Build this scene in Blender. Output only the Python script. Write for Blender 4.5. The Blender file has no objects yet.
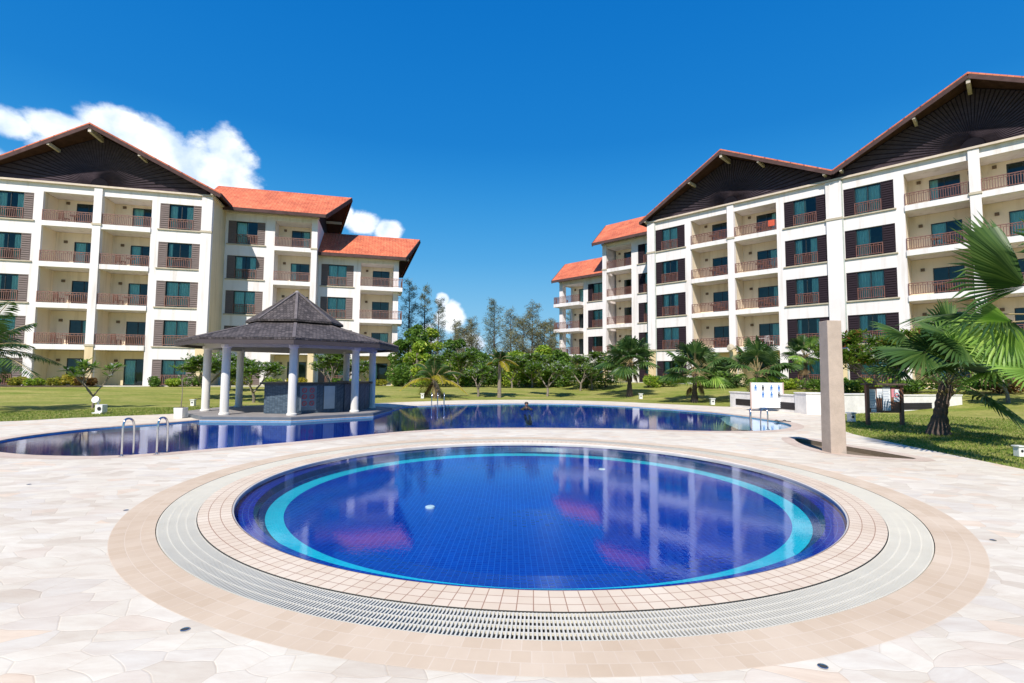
import bpy, bmesh, math, random
import numpy as np
from mathutils import Vector, Matrix, noise
from mathutils.geometry import tessellate_polygon
R = math.radians
sc = bpy.context.scene
COL = sc.collection
rnd = random.Random(7)

# ------------------------------------------------------------------ camera
F_PX, PITCH, ROLL, EYE = 504.58, 0.0650, 0.0074, 1.6
cam_d = bpy.data.cameras.new("camera"); cam = bpy.data.objects.new("camera", cam_d); COL.objects.link(cam)
cam_d.sensor_width = 36; cam_d.lens = F_PX / 1024 * 36; cam_d.clip_start = .05; cam_d.clip_end = 5000
_cp, _sp, _c, _s = math.cos(PITCH), math.sin(PITCH), math.cos(ROLL), math.sin(ROLL)
FWD = Vector((0, _cp, _sp)); UP0 = Vector((0, -_sp, _cp)); RT0 = Vector((1, 0, 0))
RT = _c * RT0 + _s * UP0; UP = -_s * RT0 + _c * UP0
M = Matrix((RT, UP, -FWD)).transposed().to_4x4(); M.translation = Vector((0, 0, EYE))
cam.matrix_world = M
sc.camera = cam

def ray(px, py):
    return FWD + RT * ((px - 512) / F_PX) + UP * ((341.5 - py) / F_PX)
def gp(px, py, z=0.0):
    d = ray(px, py); t = (z - EYE) / d.z
    return Vector((d.x * t, d.y * t, z))
def at(px, py, dep):
    d = ray(px, py); t = dep / d.y
    return Vector((d.x * t, dep, EYE + d.z * t))

# ------------------------------------------------------------------ world and sun
SUN_DIR = Vector((-.24, -.97, 0)).normalized()
EL = R(47)
sunv = Vector((SUN_DIR.x * math.cos(EL), SUN_DIR.y * math.cos(EL), math.sin(EL)))
w = bpy.data.worlds.new("World"); sc.world = w; w.use_nodes = True
nt = w.node_tree; N = nt.nodes; L = nt.links; N.clear()
def nd(t, **k):
    n = N.new(t)
    for a, b in k.items(): setattr(n, a, b)
    return n
def wire(a, b): L.new(a, b)
sky = nd('ShaderNodeTexSky'); sky.sky_type = 'NISHITA'; sky.sun_disc = False
sky.sun_elevation = EL; sky.sun_rotation = math.atan2(sunv.x, sunv.y)
sky.altitude = 0; sky.air_density = 1.0; sky.dust_density = .3; sky.ozone_density = 3.0
hs = nd('ShaderNodeHueSaturation'); hs.inputs['Saturation'].default_value = 1.15; hs.inputs['Value'].default_value = 1.0
wire(sky.outputs[0], hs.inputs['Color'])
# clouds: cumulus banks far away, sitting in fixed compass directions of the sky
tc = nd('ShaderNodeTexCoord')
nz = nd('ShaderNodeTexNoise'); nz.inputs['Scale'].default_value = 9; nz.inputs['Detail'].default_value = 9; nz.inputs['Roughness'].default_value = .62
mp = nd('ShaderNodeMapping'); mp.inputs['Scale'].default_value = (1, 1, 1.5)
wire(tc.outputs['Generated'], mp.inputs[0]); wire(mp.outputs[0], nz.inputs['Vector'])
def cloud_blob(px, py, rad_px, squash=1.0):
    d = ray(px, py).normalized()
    sub = nd('ShaderNodeVectorMath', operation='SUBTRACT'); sub.inputs[1].default_value = d
    wire(tc.outputs['Generated'], sub.inputs[0])
    sca = nd('ShaderNodeVectorMath', operation='MULTIPLY'); sca.inputs[1].default_value = (1, 1, squash)
    wire(sub.outputs[0], sca.inputs[0])
    ln = nd('ShaderNodeVectorMath', operation='LENGTH'); wire(sca.outputs[0], ln.inputs[0])
    cosang = d.dot(FWD)
    m = nd('ShaderNodeMath', operation='MULTIPLY_ADD'); wire(ln.outputs['Value'], m.inputs[0])
    m.inputs[1].default_value = -1 / (rad_px / F_PX * cosang * 1.05); m.inputs[2].default_value = 1.0
    return m.outputs[0]
blobs = [(205, 176, 62, 1.25), (150, 140, 46, 1.4), (120, 128, 48, 1.7), (60, 128, 46, 2.2), (5, 122, 34, 1.6), (228, 158, 34, 1.0), (90, 155, 60, 1.4),
         (362, 222, 24, 1.3), (388, 232, 20, 1.3), (345, 215, 16, 1.0), (450, 318, 17, .8), (442, 300, 9, 1.0), (474, 344, 20, 1.6), (428, 338, 16, 1.),
         (-90, 150, 90, 1.6), (-230, 220, 110, 1.8), (1250, 250, 90, 2.2)]
cur = None
for b in blobs:
    o = cloud_blob(*b)
    if cur is None: cur = o
    else:
        mx = nd('ShaderNodeMath', operation='MAXIMUM'); wire(cur, mx.inputs[0]); wire(o, mx.inputs[1]); cur = mx.outputs[0]
ad = nd('ShaderNodeMath', operation='MULTIPLY_ADD'); wire(nz.outputs[0], ad.inputs[0]); ad.inputs[1].default_value = 1.35
wire(cur, ad.inputs[2])
mr = nd('ShaderNodeMapRange'); mr.inputs['From Min'].default_value = .86; mr.inputs['From Max'].default_value = 1.2
mr.interpolation_type = 'SMOOTHSTEP'; wire(ad.outputs[0], mr.inputs['Value'])
nz2 = nd('ShaderNodeTexNoise'); nz2.inputs['Scale'].default_value = 16; nz2.inputs['Detail'].default_value = 6
mp2 = nd('ShaderNodeMapping'); mp2.inputs['Location'].default_value = (.013, 0, -.02); wire(tc.outputs['Generated'], mp2.inputs[0]); wire(mp2.outputs[0], nz2.inputs['Vector'])
cr = nd('ShaderNodeValToRGB'); cr.color_ramp.elements[0].position = .38; cr.color_ramp.elements[1].position = .58
cr.color_ramp.elements[0].color = (4.9, 6.0, 7.7, 1); cr.color_ramp.elements[1].color = (8.4, 8.7, 9.0, 1)
wire(nz2.outputs[0], cr.inputs[0])
mxc = nd('ShaderNodeMix', data_type='RGBA'); 
sx = nd('ShaderNodeSeparateXYZ'); wire(tc.outputs['Generated'], sx.inputs[0])
sr = nd('ShaderNodeValToRGB'); sr.color_ramp.interpolation = 'B_SPLINE'; wire(sx.outputs[2], sr.inputs[0])
for i_, (p_, c_) in enumerate([(0, (.47, .74, .93)), (.08, (.32, .68, .95)), (.22, (.07, .45, .92)), (.42, (.0, .235, .74)), (1, (.0, .10, .50))]):
    if i_ > 1: sr.color_ramp.elements.new(p_)
    sr.color_ramp.elements[i_].position = p_; sr.color_ramp.elements[i_].color = (*c_, 1)
for i_, (p_, c_) in enumerate([(0, (.47, .74, .93)), (.08, (.32, .68, .95)), (.22, (.07, .45, .92)), (.42, (.0, .235, .74)), (1, (.0, .10, .50))]):
    sr.color_ramp.elements[i_].position = p_; sr.color_ramp.elements[i_].color = (*c_, 1)
vm = nd('ShaderNodeVectorMath', operation='SCALE'); vm.inputs['Scale'].default_value = 6.2; wire(sr.outputs[0], vm.inputs[0])
mxs = nd('ShaderNodeMix', data_type='RGBA'); mxs.inputs[0].default_value = .97; wire(hs.outputs[0], mxs.inputs[6]); wire(vm.outputs[0], mxs.inputs[7])
wire(mr.outputs[0], mxc.inputs[0]); wire(mxs.outputs[2], mxc.inputs[6]); wire(cr.outputs[0], mxc.inputs[7])
bg = nd('ShaderNodeBackground'); bg.inputs[1].default_value = .11
wire(mxc.outputs[2], bg.inputs[0])
wo = nd('ShaderNodeOutputWorld'); wire(bg.outputs[0], wo.inputs[0])

sd = bpy.data.lights.new("sun", 'SUN'); sd.energy = 4.5; sd.angle = R(.53); sd.color = (1, .94, .86)
so = bpy.data.objects.new("sun", sd); COL.objects.link(so)
so.rotation_euler = (-sunv).to_track_quat('-Z', 'Y').to_euler(); so.location = (0, -20, 60)
sc.view_settings.view_transform = 'Standard'; sc.view_settings.look = 'None'; sc.view_settings.gamma = 1
sc.view_settings.exposure = 0.38
sc.view_settings.use_curve_mapping = False
sc.cycles.use_denoising = True
sc.cycles.max_bounces = 10; sc.cycles.transparent_max_bounces = 24; sc.cycles.caustics_reflective = False; sc.cycles.caustics_refractive = False
sc.cycles.sample_clamp_indirect = 6

# ------------------------------------------------------------------ materials
class Mat:
    def __init__(s, name):
        s.m = bpy.data.materials.new(name); s.m.use_nodes = True
        s.n = s.m.node_tree.nodes; s.l = s.m.node_tree.links
        s.b = s.n['Principled BSDF']; s.o = s.n['Material Output']
    def add(s, t, ins=None, **k):
        n = s.n.new(t)
        for a, b in k.items(): setattr(n, a, b)
        for a, b in (ins or {}).items():
            if hasattr(b, 'links') or isinstance(b, bpy.types.NodeSocket): s.l.new(b, n.inputs[a])
            else: n.inputs[a].default_value = b
        return n
    def math(s, op, a, b=0.0, c=0.0):
        return s.add('ShaderNodeMath', {0: a, 1: b, 2: c}, operation=op).outputs[0]
    def mix(s, f, a, b, blend='MIX'):
        n = s.add('ShaderNodeMix', data_type='RGBA', blend_type=blend)
        for i, v in ((0, f), (6, a), (7, b)):
            if isinstance(v, bpy.types.NodeSocket): s.l.new(v, n.inputs[i])
            else: n.inputs[i].default_value = v if not isinstance(v, tuple) or len(v) == 4 else (*v, 1)
        return n.outputs[2]
    def obj(s):
        return s.add('ShaderNodeTexCoord').outputs['Object']
    def noise(s, vec, scale, detail=4, rough=.55):
        n = s.add('ShaderNodeTexNoise', {'Scale': scale, 'Detail': detail, 'Roughness': rough})
        if vec is not None: s.l.new(vec, n.inputs['Vector'])
        return n.outputs['Fac']
    def ramp(s, fac, stops):
        n = s.add('ShaderNodeValToRGB'); s.l.new(fac, n.inputs[0]); e = n.color_ramp.elements
        while len(e) < len(stops): e.new(.5)
        for i, (p, c) in enumerate(stops): e[i].position = p; e[i].color = (*c, 1)
        return n.outputs[0]
    def col(s, c):
        if isinstance(c, bpy.types.NodeSocket): s.l.new(c, s.b.inputs['Base Color'])
        else: s.b.inputs['Base Color'].default_value = (*c, 1)
        return s
    def rough(s, r): s.b.inputs['Roughness'].default_value = r; return s
    def bump(s, h, strength=.3, dist=.02):
        n = s.add('ShaderNodeBump', {'Strength': strength, 'Distance': dist}); s.l.new(h, n.inputs['Height']); s.l.new(n.outputs[0], s.b.inputs['Normal']); return s

def plain(name, c, rough=.7, var=.12, scale=3, metallic=0, bump=0):
    m = Mat(name); v = m.obj(); f = m.noise(v, scale, 6)
    a = tuple(x * (1 - var) for x in c); b = tuple(min(1, x * (1 + var)) for x in c)
    m.col(m.ramp(f, [(.3, a), (.7, b)])).rough(rough); m.b.inputs['Metallic'].default_value = metallic
    if bump: m.bump(m.noise(v, scale * 12, 3), bump)
    return m.m

def stucco(name, c):
    m = Mat(name); v = m.obj()
    f = m.noise(v, .6, 5); st = m.add('ShaderNodeMapping', {'Vector': v, 'Scale': (2.2, 2.2, .18)})
    g = m.noise(st.outputs[0], 1.0, 5)
    base = m.ramp(f, [(.3, tuple(x * .93 for x in c)), (.7, c)])
    dirt = m.ramp(g, [(.52, (1, 1, 1)), (.75, (.80, .77, .72))])
    m.col(m.mix(1.0, base, dirt, 'MULTIPLY')).rough(.85).bump(m.noise(v, 40, 3), .15, .01)
    return m.m
MW = stucco('white_stucco', (.85, .795, .775))
MCREAM = stucco('cream_stucco', (.84, .68, .45))
MBALC = stucco('balcony_cream', (.86, .73, .54))
MTAN = stucco('tan_stucco', (.76, .60, .36))
MCORN = plain('cornice_paint', (.64, .53, .42), .7)
MSILL = plain('sill_moulding', (.50, .43, .32), .7)
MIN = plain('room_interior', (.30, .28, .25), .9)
def boards(name, c, scale=8, axis=2, var=.3):
    m = Mat(name); v = m.obj(); s3 = [1.2, 1.2, 1.2]; s3[axis] = scale
    mp = m.add('ShaderNodeMapping', {'Vector': v, 'Scale': tuple(s3)})
    f = m.noise(mp.outputs[0], 1.5, 6, .6)
    m.col(m.ramp(f, [(.25, tuple(x * (1 - var) for x in c)), (.75, tuple(x * (1 + var) for x in c))])).rough(.85)
    m.b.inputs['Specular IOR Level'].default_value = .08
    return m.m
MGABLE = boards('gable_timber', (.030, .022, .030), 8)
MRAY = boards('sunburst_timber', (.072, .054, .064), 3)
MSHUT_G = boards('shutter_weathered', (.20, .158, .145), 30)
MSHUT_D = boards('shutter_dark', (.030, .021, .027), 30)
MRAIL = plain('rail_redbrown', (.20, .085, .065), .5, .15, 5)
MRAILL = plain('rail_redbrown_left', (.24, .12, .09), .5, .15, 5)
MFASC = boards('fascia_timber', (.095, .058, .055), 2)
MSOFF = boards('soffit_timber', (.075, .038, .032), 2, 0)
MPURL = plain('purlin_end', (.58, .49, .40), .7)
MFRAME = plain('frame_dark', (.025, .03, .03), .4)
MCURT = plain('curtain_cloth', (.84, .86, .80), .9, .1, 4)
MLAMP = plain('wall_lamp_bronze', (.16, .10, .05), .5)
def roof_tiles():
    m = Mat('roof_tiles'); v = m.add('ShaderNodeTexCoord').outputs['Object']
    uv = m.add('ShaderNodeUVMap').outputs[0]
    wv = m.add('ShaderNodeTexWave', {'Vector': uv, 'Scale': 1.1, 'Distortion': .15}, wave_type='BANDS', bands_direction='X')
    wy = m.add('ShaderNodeTexWave', {'Vector': uv, 'Scale': .95, 'Distortion': .1}, wave_type='BANDS', bands_direction='Y', wave_profile='SAW')
    br = m.add('ShaderNodeTexBrick', {'Vector': uv, 'Scale': 1.0, 'Mortar Size': .01, 'Brick Width': .3, 'Row Height': .34, 'Color1': (.66, .155, .065, 1), 'Color2': (.80, .235, .105, 1), 'Mortar': (.34, .07, .035, 1)})
    f = m.noise(v, .5, 6, .6)
    st = m.ramp(f, [(.32, (.66, .60, .60)), (.62, (1, 1, 1))])
    m.col(m.mix(1.0, br.outputs[0], st, 'MULTIPLY')).rough(.7)
    h = m.math('ADD', wv.outputs['Fac'], wy.outputs['Fac']); m.bump(h, .5, .05)
    return m.m
MROOF = roof_tiles()
def glass_mat():
    m = Mat('tinted_glass'); m.n.remove(m.b)
    v = m.obj(); nzv = m.noise(v, .9, 2)
    tr = m.add('ShaderNodeBsdfTransparent', {'Color': (.66, .99, .94, 1)})
    gl = m.add('ShaderNodeBsdfGlossy', {'Color': (.75, .95, 1, 1), 'Roughness': .02})
    bp = m.add('ShaderNodeBump', {'Strength': .05, 'Distance': .05, 'Height': nzv}); m.l.new(bp.outputs[0], gl.inputs['Normal'])
    fr = m.add('ShaderNodeFresnel', {'IOR': 1.6}); 
    mx = m.add('ShaderNodeMixShader', {0: fr.outputs[0]}); m.l.new(tr.outputs[0], mx.inputs[1]); m.l.new(gl.outputs[0], mx.inputs[2])
    m.l.new(mx.outputs[0], m.o.inputs[0]); return m.m
MGLASS = glass_mat()
def water_mat():
    m = Mat('pool_water'); m.n.remove(m.b); v = m.obj()
    a = m.noise(v, 3.0, 2, .5); b = m.noise(v, 19, 3, .6)
    h = m.math('ADD', m.math('MULTIPLY', a, .14), m.math('MULTIPLY', b, .22))
    bp = m.add('ShaderNodeBump', {'Strength': .08, 'Distance': .025, 'Height': h})
    tr = m.add('ShaderNodeBsdfTransparent', {'Color': (.80, .95, .99, 1)})
    gl = m.add('ShaderNodeBsdfGlossy', {'Color': (.84, .87, 1, 1), 'Roughness': .008}); m.l.new(bp.outputs[0], gl.inputs['Normal'])
    fr = m.add('ShaderNodeFresnel', {'IOR': 1.333}); m.l.new(bp.outputs[0], fr.inputs['Normal'])
    mx = m.add('ShaderNodeMixShader', {0: fr.outputs[0]}); m.l.new(tr.outputs[0], mx.inputs[1]); m.l.new(gl.outputs[0], mx.inputs[2])
    m.l.new(mx.outputs[0], m.o.inputs[0]); return m.m
MWATER = water_mat()
def tiles(name, c1, c2, grout, size, polar=False, mortar=.07, rough=.25, rows=None, row_off=0.0, offset=0.0, stain=None, r_ref=4.0, spec=.5):
    """square tiles laid straight, or round the pool's centre when polar"""
    m = Mat(name); v = m.obj(); sp = m.add('ShaderNodeSeparateXYZ', {0: v})
    x, y, z = sp.outputs
    if polar:
        r = m.math('SQRT', m.math('ADD', m.math('MULTIPLY', x, x), m.math('MULTIPLY', y, y)))
        th = m.math('ARCTAN2', y, x)
        u = m.math('MULTIPLY', th, round(2 * math.pi * r_ref / size) * size / (2 * math.pi))
        vv = m.math('SUBTRACT', m.math('SUBTRACT', r, row_off), z)
    else: u, vv = x, m.math('SUBTRACT', y, z)
    cb = m.add('ShaderNodeCombineXYZ', {0: u, 1: vv})
    br = m.add('ShaderNodeTexBrick', {'Vector': cb.outputs[0], 'Scale': 1.0, 'Mortar Size': size * mortar, 'Mortar Smooth': .15, 'Brick Width': size, 'Row Height': rows or size, 'Color1': (*c1, 1), 'Color2': (*c2, 1), 'Mortar': (*grout, 1), 'Bias': 0.0}, offset=offset, offset_frequency=2)
    f = m.noise(v, 1.1, 6, .6)
    st = m.ramp(f, [(.35, stain or (.86, .86, .88)), (.65, (1, 1, 1))])
    m.col(m.mix(1.0, br.outputs[0], st, 'MULTIPLY')).rough(rough)
    m.b.inputs['Specular IOR Level'].default_value = spec
    m.bump(m.math('SUBTRACT', 1.0, br.outputs['Fac']), .25, .004)
    return m.m
BLUE1, BLUE2, GRB = (.0015, .026, .33), (.002, .050, .43), (.02, .13, .58)
MB_IN = tiles('mosaic_blue_floor', BLUE1, BLUE2, GRB, .062, mortar=.06)
MB_RING = tiles('mosaic_blue_ring', (.003, .016, .28), (.006, .03, .38), (.08, .16, .52), .062, True, row_off=3.85, mortar=.06)
MAQUA = tiles('mosaic_aqua_ring', (.01, .62, .78), (.02, .74, .88), (.10, .74, .88), .031, True, mortar=.05)
MTEAL = tiles('mosaic_shaded_riser', (.003, .03, .14), (.005, .05, .18), (.03, .10, .25), .062, True)  # shade on the inward-facing step wall is put into this darker tile colour
MB_FAR = tiles('mosaic_far_pool', BLUE1, BLUE2, GRB, .062)
MCYAN = tiles('mosaic_waterline', (.03, .33, .62), (.04, .40, .70), (.15, .5, .75), .05)
MCOPE = tiles('coping_tiles', (.70, .58, .44), (.75, .64, .50), (.38, .23, .16), .113, True, mortar=.035, rough=.7, rows=.1145, row_off=4.06, r_ref=4.2, stain=(.90, .86, .84), spec=.2)
MBAND = tiles('border_tiles', (.63, .495, .355), (.68, .55, .41), (.70, .58, .45), .121, True, mortar=.03, rough=.75, rows=.1225, row_off=4.76, r_ref=4.95, stain=(.88, .85, .82), offset=.5, spec=.2)
MCOPE2 = tiles('far_pool_coping', (.62, .50, .40), (.68, .56, .46), (.50, .38, .30), .12, mortar=.04, rough=.75, stain=(.85, .82, .80), spec=.2)
def flagstones():
    m = Mat('crazy_paving'); v = m.obj()
    d = m.add('ShaderNodeTexNoise', {'Vector': v, 'Scale': 1.3, 'Detail': 2})
    vv = m.add('ShaderNodeVectorMath', {0: v, 1: m.add('ShaderNodeVectorMath', {0: d.outputs['Color'], 1: (.35, .35, 0)}, operation='MULTIPLY').outputs[0]}, operation='ADD').outputs[0]
    sh = m.add('ShaderNodeMapping', {'Vector': vv, 'Rotation': (0, 0, .5), 'Scale': (1.0, 1.45, 1)}).outputs[0]
    a = m.add('ShaderNodeTexVoronoi', {'Vector': sh, 'Scale': 3.7, 'Randomness': 1.0}, voronoi_dimensions='2D')
    e = m.add('ShaderNodeTexVoronoi', {'Vector': sh, 'Scale': 3.7, 'Randomness': 1.0}, voronoi_dimensions='2D', feature='DISTANCE_TO_EDGE')
    sp = m.add('ShaderNodeSeparateColor', {0: a.outputs['Color']})
    base = m.ramp(sp.outputs[0], [(0, (.67, .595, .48)), (.25, (.745, .685, .56)), (.6, (.79, .73, .605)), (.85, (.71, .66, .565)), (1, (.78, .645, .49))])
    vein = m.noise(m.add('ShaderNodeMapping', {'Vector': vv, 'Rotation': (0, 0, .9), 'Scale': (1, 4, 1)}).outputs[0], 2.2, 8, .7)
    base = m.mix(1.0, base, m.ramp(vein, [(.35, (.89, .85, .83)), (.6, (1, 1, 1))]), 'MULTIPLY')
    jo = m.ramp(e.outputs['Distance'], [(.0, (.88, .84, .79)), (.015, (1, 1, 1))])
    base = m.mix(1.0, base, jo, 'MULTIPLY')
    big = m.noise(v, .35, 5, .6); base = m.mix(1.0, base, m.ramp(big, [(.35, (.90, .87, .85)), (.6, (1, 1, 1))]), 'MULTIPLY')
    m.col(base).rough(.75); m.b.inputs['Specular IOR Level'].default_value = .25
    m.bump(m.math('ADD', m.math('MINIMUM', m.math('MULTIPLY', e.outputs['Distance'], 30.0), 1.0), m.math('MULTIPLY', sp.outputs[1], .4)), .22, .006)
    return m.m
MDECK = flagstones()
def grass_ground():
    m = Mat('lawn_ground'); v = m.obj()
    a = m.noise(v, .38, 6, .7); b = m.noise(v, 6, 6, .7); 
    st = m.add('ShaderNodeMapping', {'Vector': v, 'Scale': (.16, .9, 1)}).outputs[0]; c3 = m.noise(st, .8, 7, .72)
    g = m.ramp(a, [(.3, (.14, .21, .022)), (.5, (.25, .265, .05)), (.66, (.40, .35, .125))])
    g = m.mix(.5, g, m.ramp(c3, [(.36, (.10, .19, .02)), (.62, (.46, .39, .15))]))
    g = m.mix(1.0, g, m.ramp(b, [(.25, (.62, .62, .55)), (.65, (1.1, 1.1, 1.05))]), 'MULTIPLY')
    m.col(g).rough(.9); m.b.inputs['Specular IOR Level'].default_value = .15; m.bump(b, .7, .06); return m.m
MLAWN = grass_ground()
def leaf(name, stops, transl=.4, rough=.5):
    m = Mat(name); geo = m.add('ShaderNodeNewGeometry')
    c = m.ramp(geo.outputs['Random Per Island'], stops)
    m.b.inputs['Roughness'].default_value = rough; m.b.inputs['Specular IOR Level'].default_value = .35
    m.l.new(c, m.b.inputs['Base Color'])
    t = m.add('ShaderNodeBsdfTranslucent', {'Color': c}); mx = m.add('ShaderNodeMixShader', {0: transl})
    m.l.new(m.b.outputs[0], mx.inputs[1]); m.l.new(t.outputs[0], mx.inputs[2]); m.l.new(mx.outputs[0], m.o.inputs[0]); return m.m
LG = leaf('leaf_green', [(0, (0.049, 0.119, 0.017)), (.5, (0.105, 0.210, 0.028)), (1, (0.210, 0.336, 0.049))])
LBRIGHT = leaf('leaf_bright', [(0, (0.126, 0.238, 0.021)), (.5, (0.266, 0.406, 0.035)), (1, (0.504, 0.560, 0.070))])
LDARK = leaf('leaf_dark', [(0, (0.023, 0.052, 0.013)), (.6, (0.052, 0.098, 0.023)), (1, (0.104, 0.156, 0.039))])
LCAS = leaf('needle_grey_green', [(0, (0.077, 0.105, 0.063)), (.5, (0.140, 0.182, 0.105)), (1, (0.238, 0.252, 0.168))], .2, .8)
LBROWNC = leaf('needle_brown_green', [(0, (0.105, 0.105, 0.049)), (.5, (0.182, 0.182, 0.084)), (1, (0.280, 0.259, 0.140))], .2, .8)
LFRAN = leaf('frangipani_leaf', [(0, (0.070, 0.154, 0.021)), (.5, (0.154, 0.280, 0.035)), (.88, (0.280, 0.392, 0.070)), (.9, (0.600, 0.600, 0.560)), (1, (0.600, 0.600, 0.600))])
LFRAN2 = leaf('frangipani_leaf_red_bloom', [(0, (0.070, 0.154, 0.021)), (.5, (0.168, 0.280, 0.035)), (.93, (0.308, 0.392, 0.070)), (.94, (0.600, 0.140, 0.070)), (1, (0.600, 0.196, 0.084))])
LPALM = leaf('fan_palm_leaf', [(0, (.030, .075, .018)), (.6, (.065, .135, .03)), (1, (.13, .21, .05))], .3, .4)
LPALML = leaf('fan_palm_leaf_young', [(0, (0.182, 0.336, 0.056)), (.6, (0.280, 0.462, 0.084)), (1, (0.420, 0.588, 0.126))], .45, .4)
LDEAD = leaf('palm_leaf_dead', [(0, (.16, .10, .05)), (1, (.32, .22, .11))], .2, .8)
LYEL = leaf('leaf_yellow', [(0, (.20, .22, .02)), (.5, (.42, .36, .03)), (1, (.58, .46, .06))])
LCROT = leaf('croton_leaf', [(0, (.10, .17, .02)), (.5, (.28, .30, .03)), (1, (.55, .45, .06))])
LRED = leaf('croton_leaf_red', [(0, (.10, .05, .02)), (.6, (.20, .10, .03)), (1, (.30, .22, .05))])
MBARK = plain('bark_grey', (.23, .19, .15), .9, .3, 9, bump=.5)
MBARKD = plain('bark_dark', (.10, .07, .055), .9, .35, 9, bump=.6)
MPET = plain('petiole', (.33, .25, .12), .6, .2, 5)
MSTEEL = plain('stainless_steel', (.62, .63, .65), .18, .03, 3, 1.0)
MGRATE = plain('grate_plastic', (.66, .62, .52), .5, .05, 3)
MCHAN = plain('channel_dark', (.045, .045, .04), .9)
def concrete(name, c, s=3):
    m = Mat(name); v = m.obj(); a = m.noise(v, s, 8, .65); b = m.noise(v, 60, 3)
    m.col(m.mix(1.0, m.ramp(a, [(.3, tuple(x * .78 for x in c)), (.65, c)]), m.ramp(b, [(.3, (.85, .85, .85)), (.7, (1, 1, 1))]), 'MULTIPLY')).rough(.85).bump(b, .3, .006); return m.m
MPILL = concrete('pillar_stone', (.53, .425, .34)); MPEB = concrete('basin_pebbles', (.24, .18, .115), 9)
MWHITE = concrete('garden_wall_render', (.92, .87, .82)); MCOLW = stucco('gazebo_column_paint', (.80, .77, .72))
MSLOT = plain('slot_dark', (.035, .022, .025), .5)
def shingles():
    m = Mat('timber_shingles'); uv = m.add('ShaderNodeUVMap').outputs[0]
    br = m.add('ShaderNodeTexBrick', {'Vector': uv, 'Scale': 1.0, 'Mortar Size': .008, 'Brick Width': .13, 'Row Height': .16, 'Color1': (.055, .046, .043, 1), 'Color2': (.145, .125, .118, 1), 'Mortar': (.018, .014, .014, 1)}, offset=.5)
    f = m.noise(m.obj(), 2, 7, .7)
    m.col(m.mix(1.0, br.outputs[0], m.ramp(f, [(.3, (.6, .58, .58)), (.7, (1.15, 1.1, 1.1))]), 'MULTIPLY')).rough(.85)
    m.bump(m.math('SUBTRACT', m.noise(uv, 9, 3), m.math('MULTIPLY', br.outputs['Fac'], 1.0)), .8, .04); return m.m
MSHIN = shingles()
MSLATE = tiles('bar_slate_tiles', (.045, .075, .11), (.10, .145, .19), (.03, .04, .05), .10, mortar=.05, rows=.05, rough=.5)
MBARTOP = plain('bar_top_stone', (.035, .03, .03), .3)
MCEIL = stucco('gazebo_ceiling', (.50, .48, .45))
MSKIN = plain('skin', (.33, .18, .11), .5, .08, 6); MHAIR = plain('hair_dark', (.02, .013, .01), .5)
MBOARDW = plain('sign_white', (.80, .82, .84), .5, .03); MBLUEI = plain('sign_blue', (.03, .16, .45), .5); MREDI = plain('sign_red', (.55, .03, .04), .5)
MBLACK = plain('black_paint', (.02, .02, .022), .5); MWOODB = plain('notice_wood', (.20, .085, .05), .6, .2, 6); MPAPER = plain('paper', (.78, .80, .82), .8, .04)
MPINK = plain('paper_pink', (.70, .25, .30), .8); MTEXT = plain('print_grey', (.22, .28, .38), .8)
MLIT = plain('lamp_housing', (.78, .78, .74), .5); MTERR = plain('planter_white', (.72, .71, .68), .7); MSOIL = plain('soil', (.10, .07, .045), .95, .3, 8)
MTOWEL = plain('towel_red', (.60, .10, .05), .9)
MCHAIRW = plain('chair_white', (.75, .74, .72), .5); MCHAIRB = plain('chair_brown', (.13, .06, .04), .5)

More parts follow.
